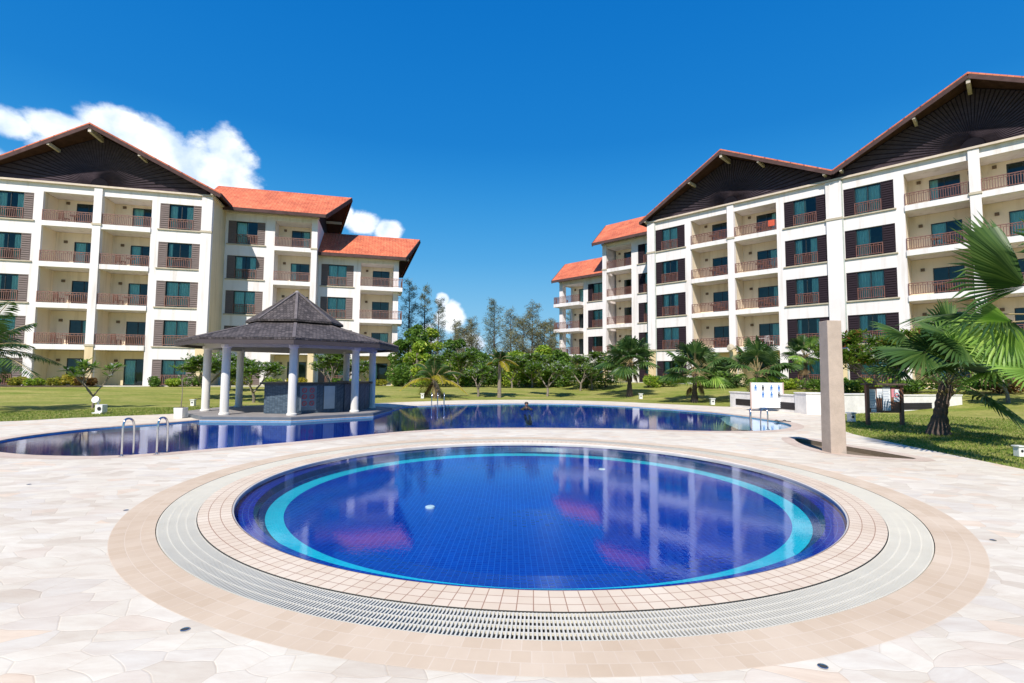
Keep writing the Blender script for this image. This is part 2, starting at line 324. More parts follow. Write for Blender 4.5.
# ------------------------------------------------------------------ builders
class MB:
    def __init__(s): s.v = []; s.f = []; s.uv = None
    def quad(s, *p):
        i = len(s.v); s.v += [tuple(q) for q in p]; s.f.append(tuple(range(i, i + len(p)))); return s
    def box(s, x0, x1, y0, y1, z0, z1):
        x0, x1 = sorted((x0, x1)); y0, y1 = sorted((y0, y1)); z0, z1 = sorted((z0, z1))
        i = len(s.v)
        s.v += [(x, y, z) for z in (z0, z1) for (x, y) in ((x0, y0), (x1, y0), (x1, y1), (x0, y1))]
        s.f += [tuple(i + k for k in q) for q in ((3, 2, 1, 0), (4, 5, 6, 7), (0, 1, 5, 4), (1, 2, 6, 5), (2, 3, 7, 6), (3, 0, 4, 7))]; return s
    def hexa(s, bot, top):
        i = len(s.v); n = len(bot); s.v += [tuple(p) for p in bot] + [tuple(p) for p in top]
        s.f.append(tuple(i + k for k in reversed(range(n)))); s.f.append(tuple(i + n + k for k in range(n)))
        for k in range(n): s.f.append((i + k, i + (k + 1) % n, i + n + (k + 1) % n, i + n + k))
        return s
    def beam(s, p0, p1, w_, h_, up=Vector((0, 0, 1))):
        p0 = Vector(p0); p1 = Vector(p1); d = (p1 - p0).normalized(); a = d.cross(up).normalized(); b = a.cross(d)
        q = [(-w_ / 2, -h_ / 2), (w_ / 2, -h_ / 2), (w_ / 2, h_ / 2), (-w_ / 2, h_ / 2)]
        return s.hexa([p0 + a * x + b * y for x, y in q], [p1 + a * x + b * y for x, y in q])
    def tube(s, pts, rad, n=8, cap=True):
        pts = [Vector(p) for p in pts]; rad = rad if isinstance(rad, (list, tuple)) else [rad] * len(pts)
        i0 = len(s.v); a = None
        for k, p in enumerate(pts):
            d = (pts[min(k + 1, len(pts) - 1)] - pts[max(k - 1, 0)]).normalized()
            if a is None:
                a = d.cross(Vector((0, 0, 1))); a = Vector((1, 0, 0)) if a.length < 1e-3 else a.normalized()
            a = (a - d * a.dot(d)).normalized(); b = d.cross(a)
            for j in range(n):
                t = 2 * math.pi * j / n; s.v.append(tuple(p + (a * math.cos(t) + b * math.sin(t)) * rad[k]))
        for k in range(len(pts) - 1):
            for j in range(n):
                o = i0 + k * n; s.f.append((o + j, o + (j + 1) % n, o + n + (j + 1) % n, o + n + j))
        if cap:
            s.f.append(tuple(i0 + j for j in reversed(range(n)))); s.f.append(tuple(i0 + (len(pts) - 1) * n + j for j in range(n)))
        return s
    def lathe(s, prof, c=(0, 0, 0), n=24, a0=0.0):
        i0 = len(s.v)
        for r, z in prof:
            for j in range(n):
                t = a0 + 2 * math.pi * j / n; s.v.append((c[0] + r * math.cos(t), c[1] + r * math.sin(t), c[2] + z))
        for k in range(len(prof) - 1):
            for j in range(n):
                o = i0 + k * n; s.f.append((o + j, o + (j + 1) % n, o + n + (j + 1) % n, o + n + j))
        return s
    def prism(s, poly, z0, z1):
        return s.hexa([(x, y, z0) for x, y in poly], [(x, y, z1) for x, y in poly])
    def mesh(s, name, mat, smooth=False, recalc=True):
        me = bpy.data.meshes.new(name); me.from_pydata(s.v, [], s.f)
        if recalc and len(s.f) < 60000:
            bm = bmesh.new(); bm.from_mesh(me); bmesh.ops.recalc_face_normals(bm, faces=bm.faces); bm.to_mesh(me); bm.free()
        me.materials.append(mat)
        if smooth: me.polygons.foreach_set('use_smooth', [True] * len(me.polygons))
        me.update(); return me
    def build(s, name, mat, parent=None, loc=None, rotz=0, smooth=False, recalc=True):
        return link(name, s.mesh(name, mat, smooth, recalc), parent, loc, rotz)
def link(name, me, parent=None, loc=None, rotz=0):
    o = bpy.data.objects.new(name, me); COL.objects.link(o)
    if parent is not None: o.parent = parent
    if loc is not None: o.location = loc
    if rotz: o.rotation_euler = (0, 0, rotz)
    return o
def tag(o, label, cat, group=None):
    o['label'] = label; o['category'] = cat
    if group: o['group'] = group
    return o
def empty(name, loc, label, cat, group=None, rotz=0):
    o = bpy.data.objects.new(name, None); COL.objects.link(o); o.location = loc; o.rotation_euler = (0, 0, rotz)
    o.empty_display_size = .3
    return tag(o, label, cat, group)
def struct(o, kind='structure'): o['kind'] = kind; return o
def bevel(o, w_=.01, seg=2):
    m = o.modifiers.new('bevel', 'BEVEL'); m.width = w_; m.segments = seg; m.limit_method = 'ANGLE'; return o

# ------------------------------------------------------------------ ground, deck, pools
CX, CY = 0.336, 7.912
def spline(pts, n=10, closed=True):
    out = []; m = len(pts)
    for i in range(m if closed else m - 1):
        p0, p1, p2, p3 = [Vector(pts[(i + k) % m] if closed else pts[max(0, min(m - 1, i + k))]) for k in (-1, 0, 1, 2)]
        for j in range(n):
            t = j / n
            out.append(tuple(.5 * ((2 * p1) + (p2 - p0) * t + (2 * p0 - 5 * p1 + 4 * p2 - p3) * t * t + (-p0 + 3 * p1 - 3 * p2 + p3) * t ** 3)))
    return out
GC = Vector((-8.9, 20.7)); RP = 4.0
def octa(r, c=GC): return [(c.x + r * math.cos(R(22.5 + 45 * k)), c.y + r * math.sin(R(22.5 + 45 * k))) for k in range(8)]
oc = octa(RP)   # 5:(-10.4,17.0) 6:(-7.4,17.0) 7:(-5.2,19.2) 0:(-5.2,22.2)
front = spline([(-11.55, 11.3), (-11.0, 10.45), (-10.09, 10.05), (-9.14, 9.73), (-8.09, 9.63), (-7.48, 9.75), (-6.85, 10.12), (-5.8, 11.05), (-4.9, 11.95), (-3.9, 13.1), (-2.9, 14.15), (-1.52, 14.95),
                (0.2, 15.25), (1.8, 15.28), (3.15, 15.22), (4.6, 14.95), (5.6, 14.78), (6.6, 14.8), (7.6, 15.05), (8.6, 15.8), (9.3, 17.0), (9.5, 18.5), (9.25, 20.3), (8.85, 22.1), (7.9, 23.9), (6.8, 25.3), (5.6, 26.6), (4.0, 27.7), (2.2, 28.15),
                (.4, 28.1), (-1.6, 27.4), (-3.3, 26.4), (-4.6, 25.2), (-5.3, 24.2)], 5, False)
back = spline([(-10.9, 15.75), (-11.35, 15.1), (-11.75, 14.2), (-11.9, 13.2), (-11.85, 12.2), (-11.55, 11.3)], 5, False)
POOL = front + [(-5.2, 23.4), oc[0], oc[7], oc[6], oc[5], (-10.62, 16.5)] + back
def offset_poly(poly, d):
    n = len(poly); out = []
    for i in range(n):
        a = Vector(poly[i - 1]); b = Vector(poly[i]); c = Vector(poly[(i + 1) % n])
        e1 = (b - a).normalized(); e2 = (c - b).normalized(); nn = Vector((e1.y + e2.y, -(e1.x + e2.x)))
        if nn.length < 1e-6: nn = Vector((e1.y, -e1.x))
        nn.normalize(); out.append(tuple(b + nn * d))
    return out
def area(p): return .5 * sum(p[i - 1][0] * p[i][1] - p[i][0] * p[i - 1][1] for i in range(len(p)))
if area(POOL) < 0: POOL.reverse()
DECK = spline([(-60, -12), (-60, 11), (-40, 12.0), (-28, 13.0), (-20, 14.6), (-16.1, 16.0), (-14.95, 17.5), (-13.2, 19.1), (-11.6, 21.2), (-9.9, 24.6), (-7.6, 26.9), (-5.2, 29.3), (-2.4, 31.2), (.95, 32.0), (5.26, 31.3), (8.55, 28.7), (10.9, 26.7),
               (12.0, 26.0), (13.0, 24.0), (13.6, 22.0), (13.1, 20.2), (11.2, 17.3), (9.75, 14.8), (9.35, 12.5), (9.02, 9.0), (8.7, 5), (9.2, -2), (12, -12)], 5, True)
if area(DECK) < 0: DECK.reverse()
def inside(p, poly):
    x, y = p; r = False; n = len(poly)
    for i in range(n):
        x1, y1 = poly[i - 1]; x2, y2 = poly[i]
        if (y1 > y) != (y2 > y) and x < (x2 - x1) * (y - y1) / (y2 - y1) + x1: r = not r
    return r
def circ(r, n=160, cx=CX, cy=CY): return [(cx + r * math.cos(2 * math.pi * k / n), cy + r * math.sin(2 * math.pi * k / n)) for k in range(n)]
def filled(name, outer, holes, z, mat, origin=(0, 0, 0)):
    loops = [[Vector((x, y, 0)) for x, y in outer]] + [[Vector((x, y, 0)) for x, y in reversed(h)] for h in holes]
    flat = [p for l in loops for p in l]; tris = tessellate_polygon(loops)
    mb = MB(); mb.v = [(p.x - origin[0], p.y - origin[1], z - origin[2]) for p in flat]; mb.f = [tuple(t) for t in tris]
    me = mb.mesh(name, mat, recalc=False)
    bm = bmesh.new(); bm.from_mesh(me)
    for f in bm.faces:
        f.normal_update()
        if f.normal.z < 0: f.normal_flip()
    bm.to_mesh(me); bm.free()
    return struct(link(name, me, None, origin))
BASIN = spline([(7.42, 13.2), (6.98, 12.4), (6.76, 11.3), (6.98, 10.55), (7.45, 10.2), (7.97, 10.05), (7.92, 10.8), (7.7, 11.9)], 4)
if area(BASIN) < 0: BASIN.reverse()
PC = offset_poly(POOL, .34)
filled('pool_deck', DECK, [circ(5.125), PC, BASIN], 0.0, MDECK)
struct(MB().prism([(-62, -14), (14, -14), (14, 34), (-62, 34)], -3.0, -2.9).build('subsoil', MSOIL))
def ringmesh(name, r0, r1, z, mat, n=200, z1=None):
    mb = MB()
    mb.lathe([(r0, z), (r1, z if z1 is None else z1)], n=n)
    me = mb.mesh(name, mat, recalc=False)
    bm = bmesh.new(); bm.from_mesh(me)
    for f in bm.faces:
        f.normal_update()
        if f.normal.z < -.01: f.normal_flip()
    bm.to_mesh(me); bm.free()
    return struct(link(name, me, None, (CX, CY, 0)))
ringmesh('border_band', 4.765, 5.13, .001, MBAND)
ringmesh('pool_coping', 4.065, 4.40, .006, MCOPE)
mb = MB(); mb.lathe([(4.045, -.06), (4.045, -.004), (4.062, .006)], n=200); struct(mb.build('pool_coping_edge', plain('coping_edge', (.74, .66, .56), .6), None, (CX, CY, 0), recalc=False))
# overflow channel and its grate
mb = MB(); mb.lathe([(4.40, .006), (4.40, -.14), (4.765, -.14), (4.765, .001)], n=200); struct(mb.build('drain_channel', MCHAN, None, (CX, CY, 0), recalc=False))
mb = MB(); nb = 1060
for k in range(nb):
    t = 2 * math.pi * k / nb; ca, sa = math.cos(t), math.sin(t); hw = .0062
    p = [(4.408, -hw), (4.757, -hw), (4.757, hw), (4.408, hw)]
    mb.hexa([(ca * x - sa * y, sa * x + ca * y, -.022) for x, y in p], [(ca * x - sa * y, sa * x + ca * y, .0) for x, y in p])
for rr in (4.412, 4.50, 4.582, 4.664, 4.752):
    mb.lathe([(rr - .005, -.02), (rr - .005, -.003), (rr + .005, -.003), (rr + .005, -.02)], n=200)
gr = mb.build('overflow_grate', MGRATE, None, (CX, CY, 0), recalc=False)
tag(gr, 'pale slotted drain grating running in a ring around the round pool', 'drain grate')
# round pool basin
mb = MB(); mb.lathe([(4.06, -.004), (4.06, -.08)], n=200); struct(mb.build('pool_wall', MB_RING, None, (CX, CY, 0), recalc=False))
ringmesh('pool_ledge', 3.84, 4.06, -.08, MB_RING)
mb = MB(); mb.lathe([(3.84, -.08), (3.80, -.17), (3.71, -.20)], n=200); struct(mb.build('pool_step_riser', MTEAL, None, (CX, CY, 0), recalc=False))
ringmesh('pool_step_band', 3.50, 3.71, -.215, MAQUA, z1=-.195)
mb = MB(); mb.lathe([(3.50, -.215), (3.0, -.30), (0.001, -.46)], n=160); struct(mb.build('pool_floor', MB_IN, None, (CX, CY, 0), recalc=False))
mb = MB(); mb.prism([(x - CX, y - CY) for x, y in circ(4.058, 128)], -.0305, -.03)
def water(name, poly, z, ox=0, oy=0):
    o = filled(name, poly, [], z, MWATER, (ox, oy, 0)); return o
water('pool_water', circ(4.059, 160), -.028, CX, CY)
# far pool
def loft(poly, prof, mat, name, smooth=False):
    mb = MB(); n = len(poly)
    rows = []
    for d, z in prof:
        q = offset_poly(poly, d); rows.append(len(mb.v)); mb.v += [(x, y, z) for x, y in q]
    for a, b in zip(rows, rows[1:]):
        for j in range(n): mb.f.append((a + j, a + (j + 1) % n, b + (j + 1) % n, b + j))
    return struct(mb.build(name, mat, recalc=False))
loft(POOL, [(.36, .003), (0, .006), (-.0, -.02)], MCOPE2, 'far_pool_coping')
loft(POOL, [(0, -.02), (0, -.16)], MCYAN, 'far_pool_waterline')
loft(POOL, [(0, -.16), (0, -1.3)], MB_FAR, 'far_pool_wall')
filled('far_pool_floor', POOL, [], -1.15, MB_FAR)
SHAL = [p for p in POOL if p[0] > 7.35 and p[1] < 21.5]
ys = sorted(SHAL, key=lambda p: p[1])
sh = [p for p in POOL if (p[0] > 7.9 and 14.5 < p[1] < 21)]
sh = offset_poly(POOL, -.02)
sh = [p for p in sh if p[0] > 7.6 and p[1] < 21.5] + [(8.3, 20.2), (7.6, 18.0), (7.2, 16.2)]
filled('far_pool_beach_step', sh, [], -.09, plain('pale_step_tiles', (.36, .52, .60), .4, .12, 3))
water('far_pool_water', offset_poly(POOL, -.001), -.035)
# sunken pebble basin by the pillar
mb = MB(); nB = len(BASIN)
mb.v = [(x, y, 0.0) for x, y in BASIN] + [(x, y, -.10) for x, y in BASIN]
mb.f = [(j, (j + 1) % nB, nB + (j + 1) % nB, nB + j) for j in range(nB)] + [tuple(range(nB, 2 * nB))]
struct(mb.build('foot_basin', MPEB, recalc=False))
loft(BASIN, [(.30, .004), (.0, .004)], MCOPE2, 'foot_basin_border')

# lawn
nL = Vector((math.cos(1.8243), math.sin(1.8243))); nR = Vector((math.cos(.7831), math.sin(.7831)))
DL, DR, ZL, ZR = 44.972, 42.893, .50, .893
def ss(t): t = max(0, min(1, t)); return t * t * (3 - 2 * t)
def hz(x, y):
    q = nL.x * x + nL.y * y; p = nR.x * x + nR.y * y
    a = ZL * ss((q - 29) / 13); b = ZR * ss((p - 27) / 13)
    far = 0
    return max(a, b) + .03 * noise.noise(Vector((x * .15, y * .15, 0))) * ss((max(q, p) - 26) / 6) - .035
def axis(lo, hi, fine0, fine1, step):
    v = list(np.arange(fine0, fine1 + 1e-6, step)); s_ = step; a = fine0
    while a > lo: s_ *= 1.3; a -= s_; v.insert(0, a)
    s_ = step; a = fine1
    while a < hi: s_ *= 1.3; a += s_; v.append(a)
    return v
xs = axis(-1500, 1500, -26, 26, .6); ysv = axis(-400, 2500, -2, 52, .6)
mb = MB(); idx = {}
DIN = offset_poly(DECK, -.4)
for j, y in enumerate(ysv):
    for i, x in enumerate(xs): mb.v.append((x, y, hz(x, y)))
nx = len(xs)
for j in range(len(ysv) - 1):
    for i in range(nx - 1):
        cs = [(xs[i], ysv[j]), (xs[i + 1], ysv[j]), (xs[i + 1], ysv[j + 1]), (xs[i], ysv[j + 1])]
        if all(inside(c_, DIN) for c_ in cs): continue
        mb.f.append((j * nx + i, j * nx + i + 1, (j + 1) * nx + i + 1, (j + 1) * nx + i))
lawn = struct(mb.build('lawn', MLAWN, smooth=True, recalc=False))
# deck edge skirt so that the paving has a thickness over the lawn
loft(DECK, [(0, 0.0), (.0, -.15)], MDECK, 'deck_edge')

# ------------------------------------------------------------------ apartment buildings
ST = 3.1
def hip_uv(me, origin, udir):
    pass
def roof_slab(pts, thick):
    """pts: four top corners (eave0, eave1, ridge1, ridge0); a slab with UV running along the eave and up the slope"""
    P = [Vector(p) for p in pts]; dn = Vector((0, 0, -thick))
    me = bpy.data.meshes.new('roof'); v = [tuple(p) for p in P] + [tuple(p + dn) for p in P]
    f = [(0, 1, 2, 3), (7, 6, 5, 4), (0, 4, 5, 1), (1, 5, 6, 2), (2, 6, 7, 3), (3, 7, 4, 0)]
    me.from_pydata(v, [], f); uvl = me.uv_layers.new(name='UVMap')
    u = (P[1] - P[0]).normalized(); nrm = (P[1] - P[0]).cross(P[3] - P[0]).normalized(); vv = nrm.cross(u)
    for poly in me.polygons:
        for li in poly.loop_indices:
            p = Vector(v[me.loops[li].vertex_index]) - P[0]; uvl.data[li].uv = (p.dot(u), p.dot(vv))
    bm = bmesh.new(); bm.from_mesh(me); bmesh.ops.recalc_face_normals(bm, faces=bm.faces); bm.to_mesh(me); bm.free()
    me.materials.append(MROOF); return me
_cache = {}
def cached(key, fn):
    if key not in _cache: _cache[key] = fn()
    return _cache[key]
def shutter_mesh(w_, mat):
    mb = MB(); h = 2.03; mb.box(0, .05, -.02, .03, 0, h).box(w_ - .05, w_, -.02, .03, 0, h).box(.05, w_ - .05, -.02, .03, 0, .07).box(.05, w_ - .05, -.02, .03, h - .07, h)
    mb.box(.05, w_ - .05, .015, .025, .07, h - .07)
    n = 11
    for k in range(n):
        z = .1 + k * (h - .2) / n; e = (h - .2) / n
        mb.hexa([(.05, -.045, z), (w_ - .05, -.045, z), (w_ - .05, -.03, z), (.05, -.03, z)], [(.05, -.006, z + e * .86), (w_ - .05, -.006, z + e * .86), (w_ - .05, .009, z + e * .86), (.05, .009, z + e * .86)])
    return mb.mesh('shutter', mat)
def rail_mesh(w_, mat, dy=0):
    mb = MB(); h = .84; mb.box(0, w_, -.035, .035, h - .05, h).box(0, w_, -.02, .02, h - .17, h - .14).box(0, w_, -.02, .02, .08, .12)
    n = max(2, int(w_ / .125))
    for k in range(n + 1):
        x = .02 + (w_ - .04) * k / n; mb.box(x - .018, x + .018, -.016, .016, .12, h - .17)
        if k % 2 == 0: mb.box(x - .018, x + .018, -.016, .016, h - .14, h - .05)
    for x in (0, w_ - .05): mb.box(x, x + .05, -.03, .03, 0, h - .05)
    return mb.mesh('railing', mat)
def frame_mesh(w_, h=2.03, mull=(.5,)):
    mb = MB(); t = .05; mb.box(0, t, -.03, .03, 0, h).box(w_ - t, w_, -.03, .03, 0, h).box(t, w_ - t, -.03, .03, 0, t).box(t, w_ - t, -.03, .03, h - t, h)
    for m_ in mull: mb.box(w_ * m_ - .025, w_ * m_ + .025, -.025, .025, t, h - t)
    return mb.mesh('window', MFRAME)
def pane_mesh(w_, h=2.03): return MB().quad((.05, 0, .05), (w_ - .05, 0, .05), (w_ - .05, 0, h - .05), (.05, 0, h - .05)).mesh('pane', MGLASS)
def curtain_mesh(w_, key, h=1.95):
    mb = MB(); n = int(w_ / .05) + 2; r_ = random.Random(key)
    pv = None
    for k in range(n + 1):
        x = w_ * k / n; y = .035 * math.sin(k * 1.7) + .015 * r_.uniform(-1, 1)
        if pv: mb.quad((pv[0], pv[1], .04), (x, y, .04), (x, y, h), (pv[0], pv[1], h))
        pv = (x, y)
    return mb.mesh('curtain', MCURT, recalc=False)

def building(name, origin, ang, sg, n, label, shut_mat, rail_mat, gables, seed, side):
    """local frame: x runs along the facade (to the right in the photo), y into the building. sg*x = distance a outward from the main corner."""
    root = empty(name, (origin.x, origin.y, n), label, 'apartment building', None, ang)
    r_ = random.Random(seed); X = lambda a: sg * a
    def grid_wall(nm, a_pts, z_pts, solid, y, th, mat):
        mb = MB(); na, nz_ = len(a_pts) - 1, len(z_pts) - 1
        S = lambda i, j: 0 <= i < na and 0 <= j < nz_ and solid(i, j)
        for i in range(na):
            for j in range(nz_):
                if not S(i, j): continue
                x0, x1, z0, z1 = X(a_pts[i]), X(a_pts[i + 1]), z_pts[j], z_pts[j + 1]
                mb.quad((x0, y, z0), (x1, y, z0), (x1, y, z1), (x0, y, z1)); mb.quad((x0, y + th, z0), (x1, y + th, z0), (x1, y + th, z1), (x0, y + th, z1))
                if not S(i - 1, j): mb.quad((x0, y, z0), (x0, y + th, z0), (x0, y + th, z1), (x0, y, z1))
                if not S(i + 1, j): mb.quad((x1, y, z0), (x1, y + th, z0), (x1, y + th, z1), (x1, y, z1))
                if not S(i, j - 1): mb.quad((x0, y, z0), (x1, y, z0), (x1, y + th, z0), (x0, y + th, z0))
                if not S(i, j + 1): mb.quad((x0, y, z1), (x1, y, z1), (x1, y + th, z1), (x0, y + th, z1))
        return mb.build(nm, mat, root, recalc=False)
    def window(a0, a1, y, k):
        """a0<a1 opening; two shutters with glazing between, railing across the glazing"""
        xl = min(X(a0), X(a1)); W_ = abs(a1 - a0); z = ST * k; sw = .62 if side == 'L' else .66; swr = sw if side == 'L' else .72
        gw = W_ - sw - swr
        link('shutter', cached(('sh', round(sw, 2), side), lambda: shutter_mesh(sw, shut_mat)), root, (xl + .01, y + .04, z + .01))
        link('shutter', cached(('sh', round(swr, 2), side), lambda: shutter_mesh(swr, shut_mat)), root, (xl + W_ - swr - .01, y + .04, z + .01))
        f = link('window', cached(('fr', round(gw, 2)), lambda: frame_mesh(gw)), root, (xl + sw, y + .16, z + .01))
        link('pane', cached(('pa', round(gw, 2)), lambda: pane_mesh(gw)), f, (0, 0, 0))
        m_ = r_.random()
        cw = [gw * .46, gw * .46] if m_ < .35 else ([gw * .28, gw * .30] if m_ < .6 else ([gw * .5, 0] if m_ < .72 else [gw * .15, gw * .15]))
        for q, c_ in enumerate(cw):
            if c_ < .05: continue
            c_ = round(c_, 2); cm = cached(('cu', c_, q), lambda: curtain_mesh(c_, c_ * 100 + q))
            link('curtain', cm, f, (.04 if q == 0 else gw - c_ - .04, .16, 0))
        link('railing', cached(('ra', round(gw, 2), side), lambda: rail_mesh(gw, rail_mat)), root, (xl + sw, y - .0, z + .02))
    def door(xl, w_, y, k, h=2.0):
        f = link('sliding_door', cached(('dr', w_, h), lambda: frame_mesh(w_, h)), root, (xl, y, ST * k + .01))
        link('pane', cached(('dp', w_, h), lambda: pane_mesh(w_, h)), f, (0, 0, 0))
        if r_.random() < .55:
            c_ = round(w_ * r_.choice([.25, .35, .45]), 2)
            link('curtain', cached(('dc', c_), lambda: curtain_mesh(c_, c_)), f, (.04 if r_.random() < .5 else w_ - c_ - .04, .16, 0))
    def balcony(a0, a1, y, k, top, open_end=False, depth=1.8, dfrac=.62, lastz=None, mat=None):
        """recess between a0 and a1: back wall with a sliding door, return walls, rail"""
        x0, x1 = sorted((X(a0), X(a1))); z0 = ST * k; z1 = ST * (k + 1) - .4 if not top else lastz
        m_ = mat or (MCREAM if k == 0 else MBALC)
        W_ = x1 - x0; dw = 1.62; h = 2.0 if k else 2.1
        dl = min(x0 + W_ * dfrac - dw / 2, x1 - dw - .12) if side == 'L' else x0 + W_ * .60 - dw / 2
        mb = MB(); yb = y + depth
        g_ = [(x0, z0), (dl, z0), (dl, z0 + h), (dl + dw, z0 + h), (dl + dw, z0), (x1, z0), (x1, z1), (x0, z1)]
        mb.hexa([(p, yb, q) for p, q in g_], [(p, yb + .15, q) for p, q in g_]).build('balcony_back_wall', m_, root)
        door(dl, dw, yb + .06, k, h)
        lm = cached('lamp', lambda: MB().box(-.11, .11, -.10, 0, 0, .2).box(-.05, .05, -.13, -.10, .04, .16).mesh('wall_lamp', MLAMP))
        link('wall_lamp', lm, root, (dl - .55, yb, z0 + 1.85))
        if side == 'R' and W_ > 3 and x0 > 10: link('wall_lamp', lm, root, (dl + dw + .5, yb, z0 + 1.85))
        return dl
    # ---------------- storeys of the main block(s)
    TOPW = 15.35; BEAM = 14.62
    def each(nm, mat, boxes):
        for b_ in boxes: MB().box(*b_).build(nm, mat, root)
    total_a0 = -(gables * 15.45); depth = 13.0
    a_cuts = []
    cent = [-7.88 - 15.3 * g for g in range(gables)]
    wins, balcs, cols_ = [], [], []
    for c in cent:
        for s_ in (1, -1):
            wins.append(tuple(sorted((c + s_ * 4.15, c + s_ * 7.12)))); balcs.append(tuple(sorted((c + s_ * .27, c + s_ * 3.58))))
        cols_.append((c - .27, c + .27))
    edges = [(-.76, 0.0)] + [(-15.95 - 15.3 * g + (0), -15.00 - 15.3 * g + .05) for g in range(gables)]
    ap = sorted(set([0.0, cent[-1] - 7.88] + [q for w_ in wins for q in w_] + [q for b in balcs for q in b]))
    zp = [-1.0]
    for k in range(5): zp += [ST * k, ST * k + 2.05, (ST * (k + 1) - .4 if k < 4 else BEAM)]
    zp.append(TOPW); zp = sorted(set(round(z, 4) for z in zp))
    def solid(i, j):
        a = (ap[i] + ap[i + 1]) / 2; z = (zp[j] + zp[j + 1]) / 2
        if z < 0 or z > BEAM: return True
        k = int(z // ST); dz = z - k * ST
        for b in balcs:
            if b[0] < a < b[1]: return dz > ST - .4 and k < 4
        for w_ in wins:
            if w_[0] < a < w_[1]: return dz > 2.05
        return True
    grid_wall('facade_wall', ap, zp, solid, 0, .24, MW)
    a_end = ap[0]
    # plain envelope: sides, back, storey slabs, party walls
    mb = MB(); x_in, x_out = X(a_end), X(0)
    mb.box(X(0), X(-.24), .24, depth, -1, TOPW); mb.box(X(a_end), X(a_end + .24), .24, depth, -1, TOPW); mb.box(X(-.24), X(a_end + .24), depth - .24, depth, -1, TOPW)
    mb.build('side_wall', MCREAM if side == 'L' else MW, root)
    mb = MB()
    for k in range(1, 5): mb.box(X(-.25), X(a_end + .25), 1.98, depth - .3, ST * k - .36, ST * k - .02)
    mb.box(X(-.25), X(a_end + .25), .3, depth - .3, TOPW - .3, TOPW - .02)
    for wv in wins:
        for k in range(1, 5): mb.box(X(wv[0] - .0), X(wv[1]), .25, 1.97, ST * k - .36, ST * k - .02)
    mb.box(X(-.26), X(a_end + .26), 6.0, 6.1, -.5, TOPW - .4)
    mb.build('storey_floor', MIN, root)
    mb = MB(); mbg = MB()
    for b in balcs:
        for e in b:
            s_ = 1 if e == b[1] else -1
            each('partition_wall', MBALC, [(X(e + .002 * s_), X(e + .14 * s_), .245, 1.97, -.9, BEAM)])
    # balcony floors
    for b in balcs:
        each('balcony_floor', MW, [(X(b[0] + .003), X(b[1] - .003), -.10, 1.96, ST * k - .38, ST * k) for k in range(1, 5)])
        each('balcony_ceiling', MW, [(X(b[0] + .003), X(b[1] - .003), .26, 1.96, BEAM + .01, BEAM + .2)])
    for bi, b in enumerate(balcs):
        for k in range(5):
            balcony(b[0], b[1], 0, k, k == 4, lastz=BEAM)
            if k:
                w_ = round(b[1] - b[0] - .02, 2)
                link('balcony_railing', cached(('ra', w_, side), lambda: rail_mesh(w_, rail_mat)), root, (min(X(b[0]), X(b[1])) + .01, -.03, ST * k))
    for wv in wins:
        for k in range(5): window(wv[0], wv[1], 0, k)
    # columns, sills, cornice
    for a0, a1 in cols_ + edges:
        each('column', MW, [(X(a0), X(a1), -.16, -.002, ST + .04, TOPW - .14)]); each('column_base', MTAN, [(X(a0), X(a1), -.17, -.003, -1, ST - .12)])
        each('column_moulding', MSILL, [(X(a0 - .05), X(a1 + .05), -.21, -.001, zc - .12, zc + .04) for zc in (ST, 4 * ST)])
    for wv in wins: each('window_sill', MSILL, [(X(wv[0] - .12), X(wv[1] + .12), -.10, -.001, ST * k - .10, ST * k - .01) for k in range(1, 5)])
    mb = MB(); mb.box(X(.14), X(a_end), -.24, -.001, TOPW - .12, TOPW + .02); mb.box(X(.001), X(.14), -.001, depth, TOPW - .12, TOPW + .02); mb.build('cornice', MCORN, root)
    for a_ in ([-15.98, -.80] if side == 'R' else [-15.98]):
        MB().tube([(X(a_), -.07, TOPW - .2), (X(a_), -.07, .2), (X(a_), -.07, -.3)], .05, 8).build('downpipe', plain('downpipe_grey_green', (.42, .46, .42), .5), root)
    # gable roofs
    RZ, EZ, HW = 19.55, 15.55, 8.5; sl = (RZ - EZ) / HW
    for gi, c in enumerate(cent):
        for s_ in (1, -1):
            outer = (gi == 0 and s_ == 1) or (gi == gables - 1 and s_ == -1)
            hw = HW if outer else 7.65; ez = RZ - sl * hw; fe = -.45; fr = -1.9
            fe_ = fe if outer else fr + (fe - fr) * hw / HW
            P = [(X(c + s_ * hw), fe_, ez), (X(c + s_ * hw), depth + .8, ez), (X(c), depth + .8, RZ), (X(c), fr, RZ)]
            link('roof', roof_slab(P, .12), root)
            dn = Vector((0, 0, -.13)); Q = [Vector(p) + dn for p in P]
            Q[0] = Q[0] + Vector((X(-s_ * .06), .08, .03)); Q[3] = Q[3] + Vector((0, .08, 0)); Q[1] = Q[1] + Vector((X(-s_ * .06), 0, .03))
            MB().hexa([q + Vector((0, 0, -.06)) for q in Q], Q).build('soffit', MSOFF, root)
            a = Vector(P[3]) + Vector((0, -.0, -.27)); b = Vector(P[0]) + Vector((0, -.0, -.27))
            MB().beam(a, b, .07, .28).build('barge_board', MFASC, root)
            if outer:
                a = Vector(P[0]) + Vector((X(s_ * .04), 0, -.16)); b = Vector(P[1]) + Vector((X(s_ * .04), 0, -.16)); MB().beam(a, b, .07, .26).build('fascia', MFASC, root)
            for t_ in (.36, .93):
                p = Vector(P[3]).lerp(Vector(P[0]), t_); MB().beam(p + Vector((0, .02, -.42)), (p.x, .3, p.z - .42), .16, .22).build('purlin', MPURL, root)
        MB().beam((X(c), -1.85, RZ - .52), (X(c), .3, RZ - .52), .20, .36).build('purlin', MPURL, root)
        # timber gable screen with its fan of boards
        zt = lambda a: RZ - .22 - sl * abs(a)
        pl = [(-7.72, TOPW + .03), (7.72, TOPW + .03), (7.72, zt(7.72)), (0, zt(0)), (-7.72, zt(7.72))]
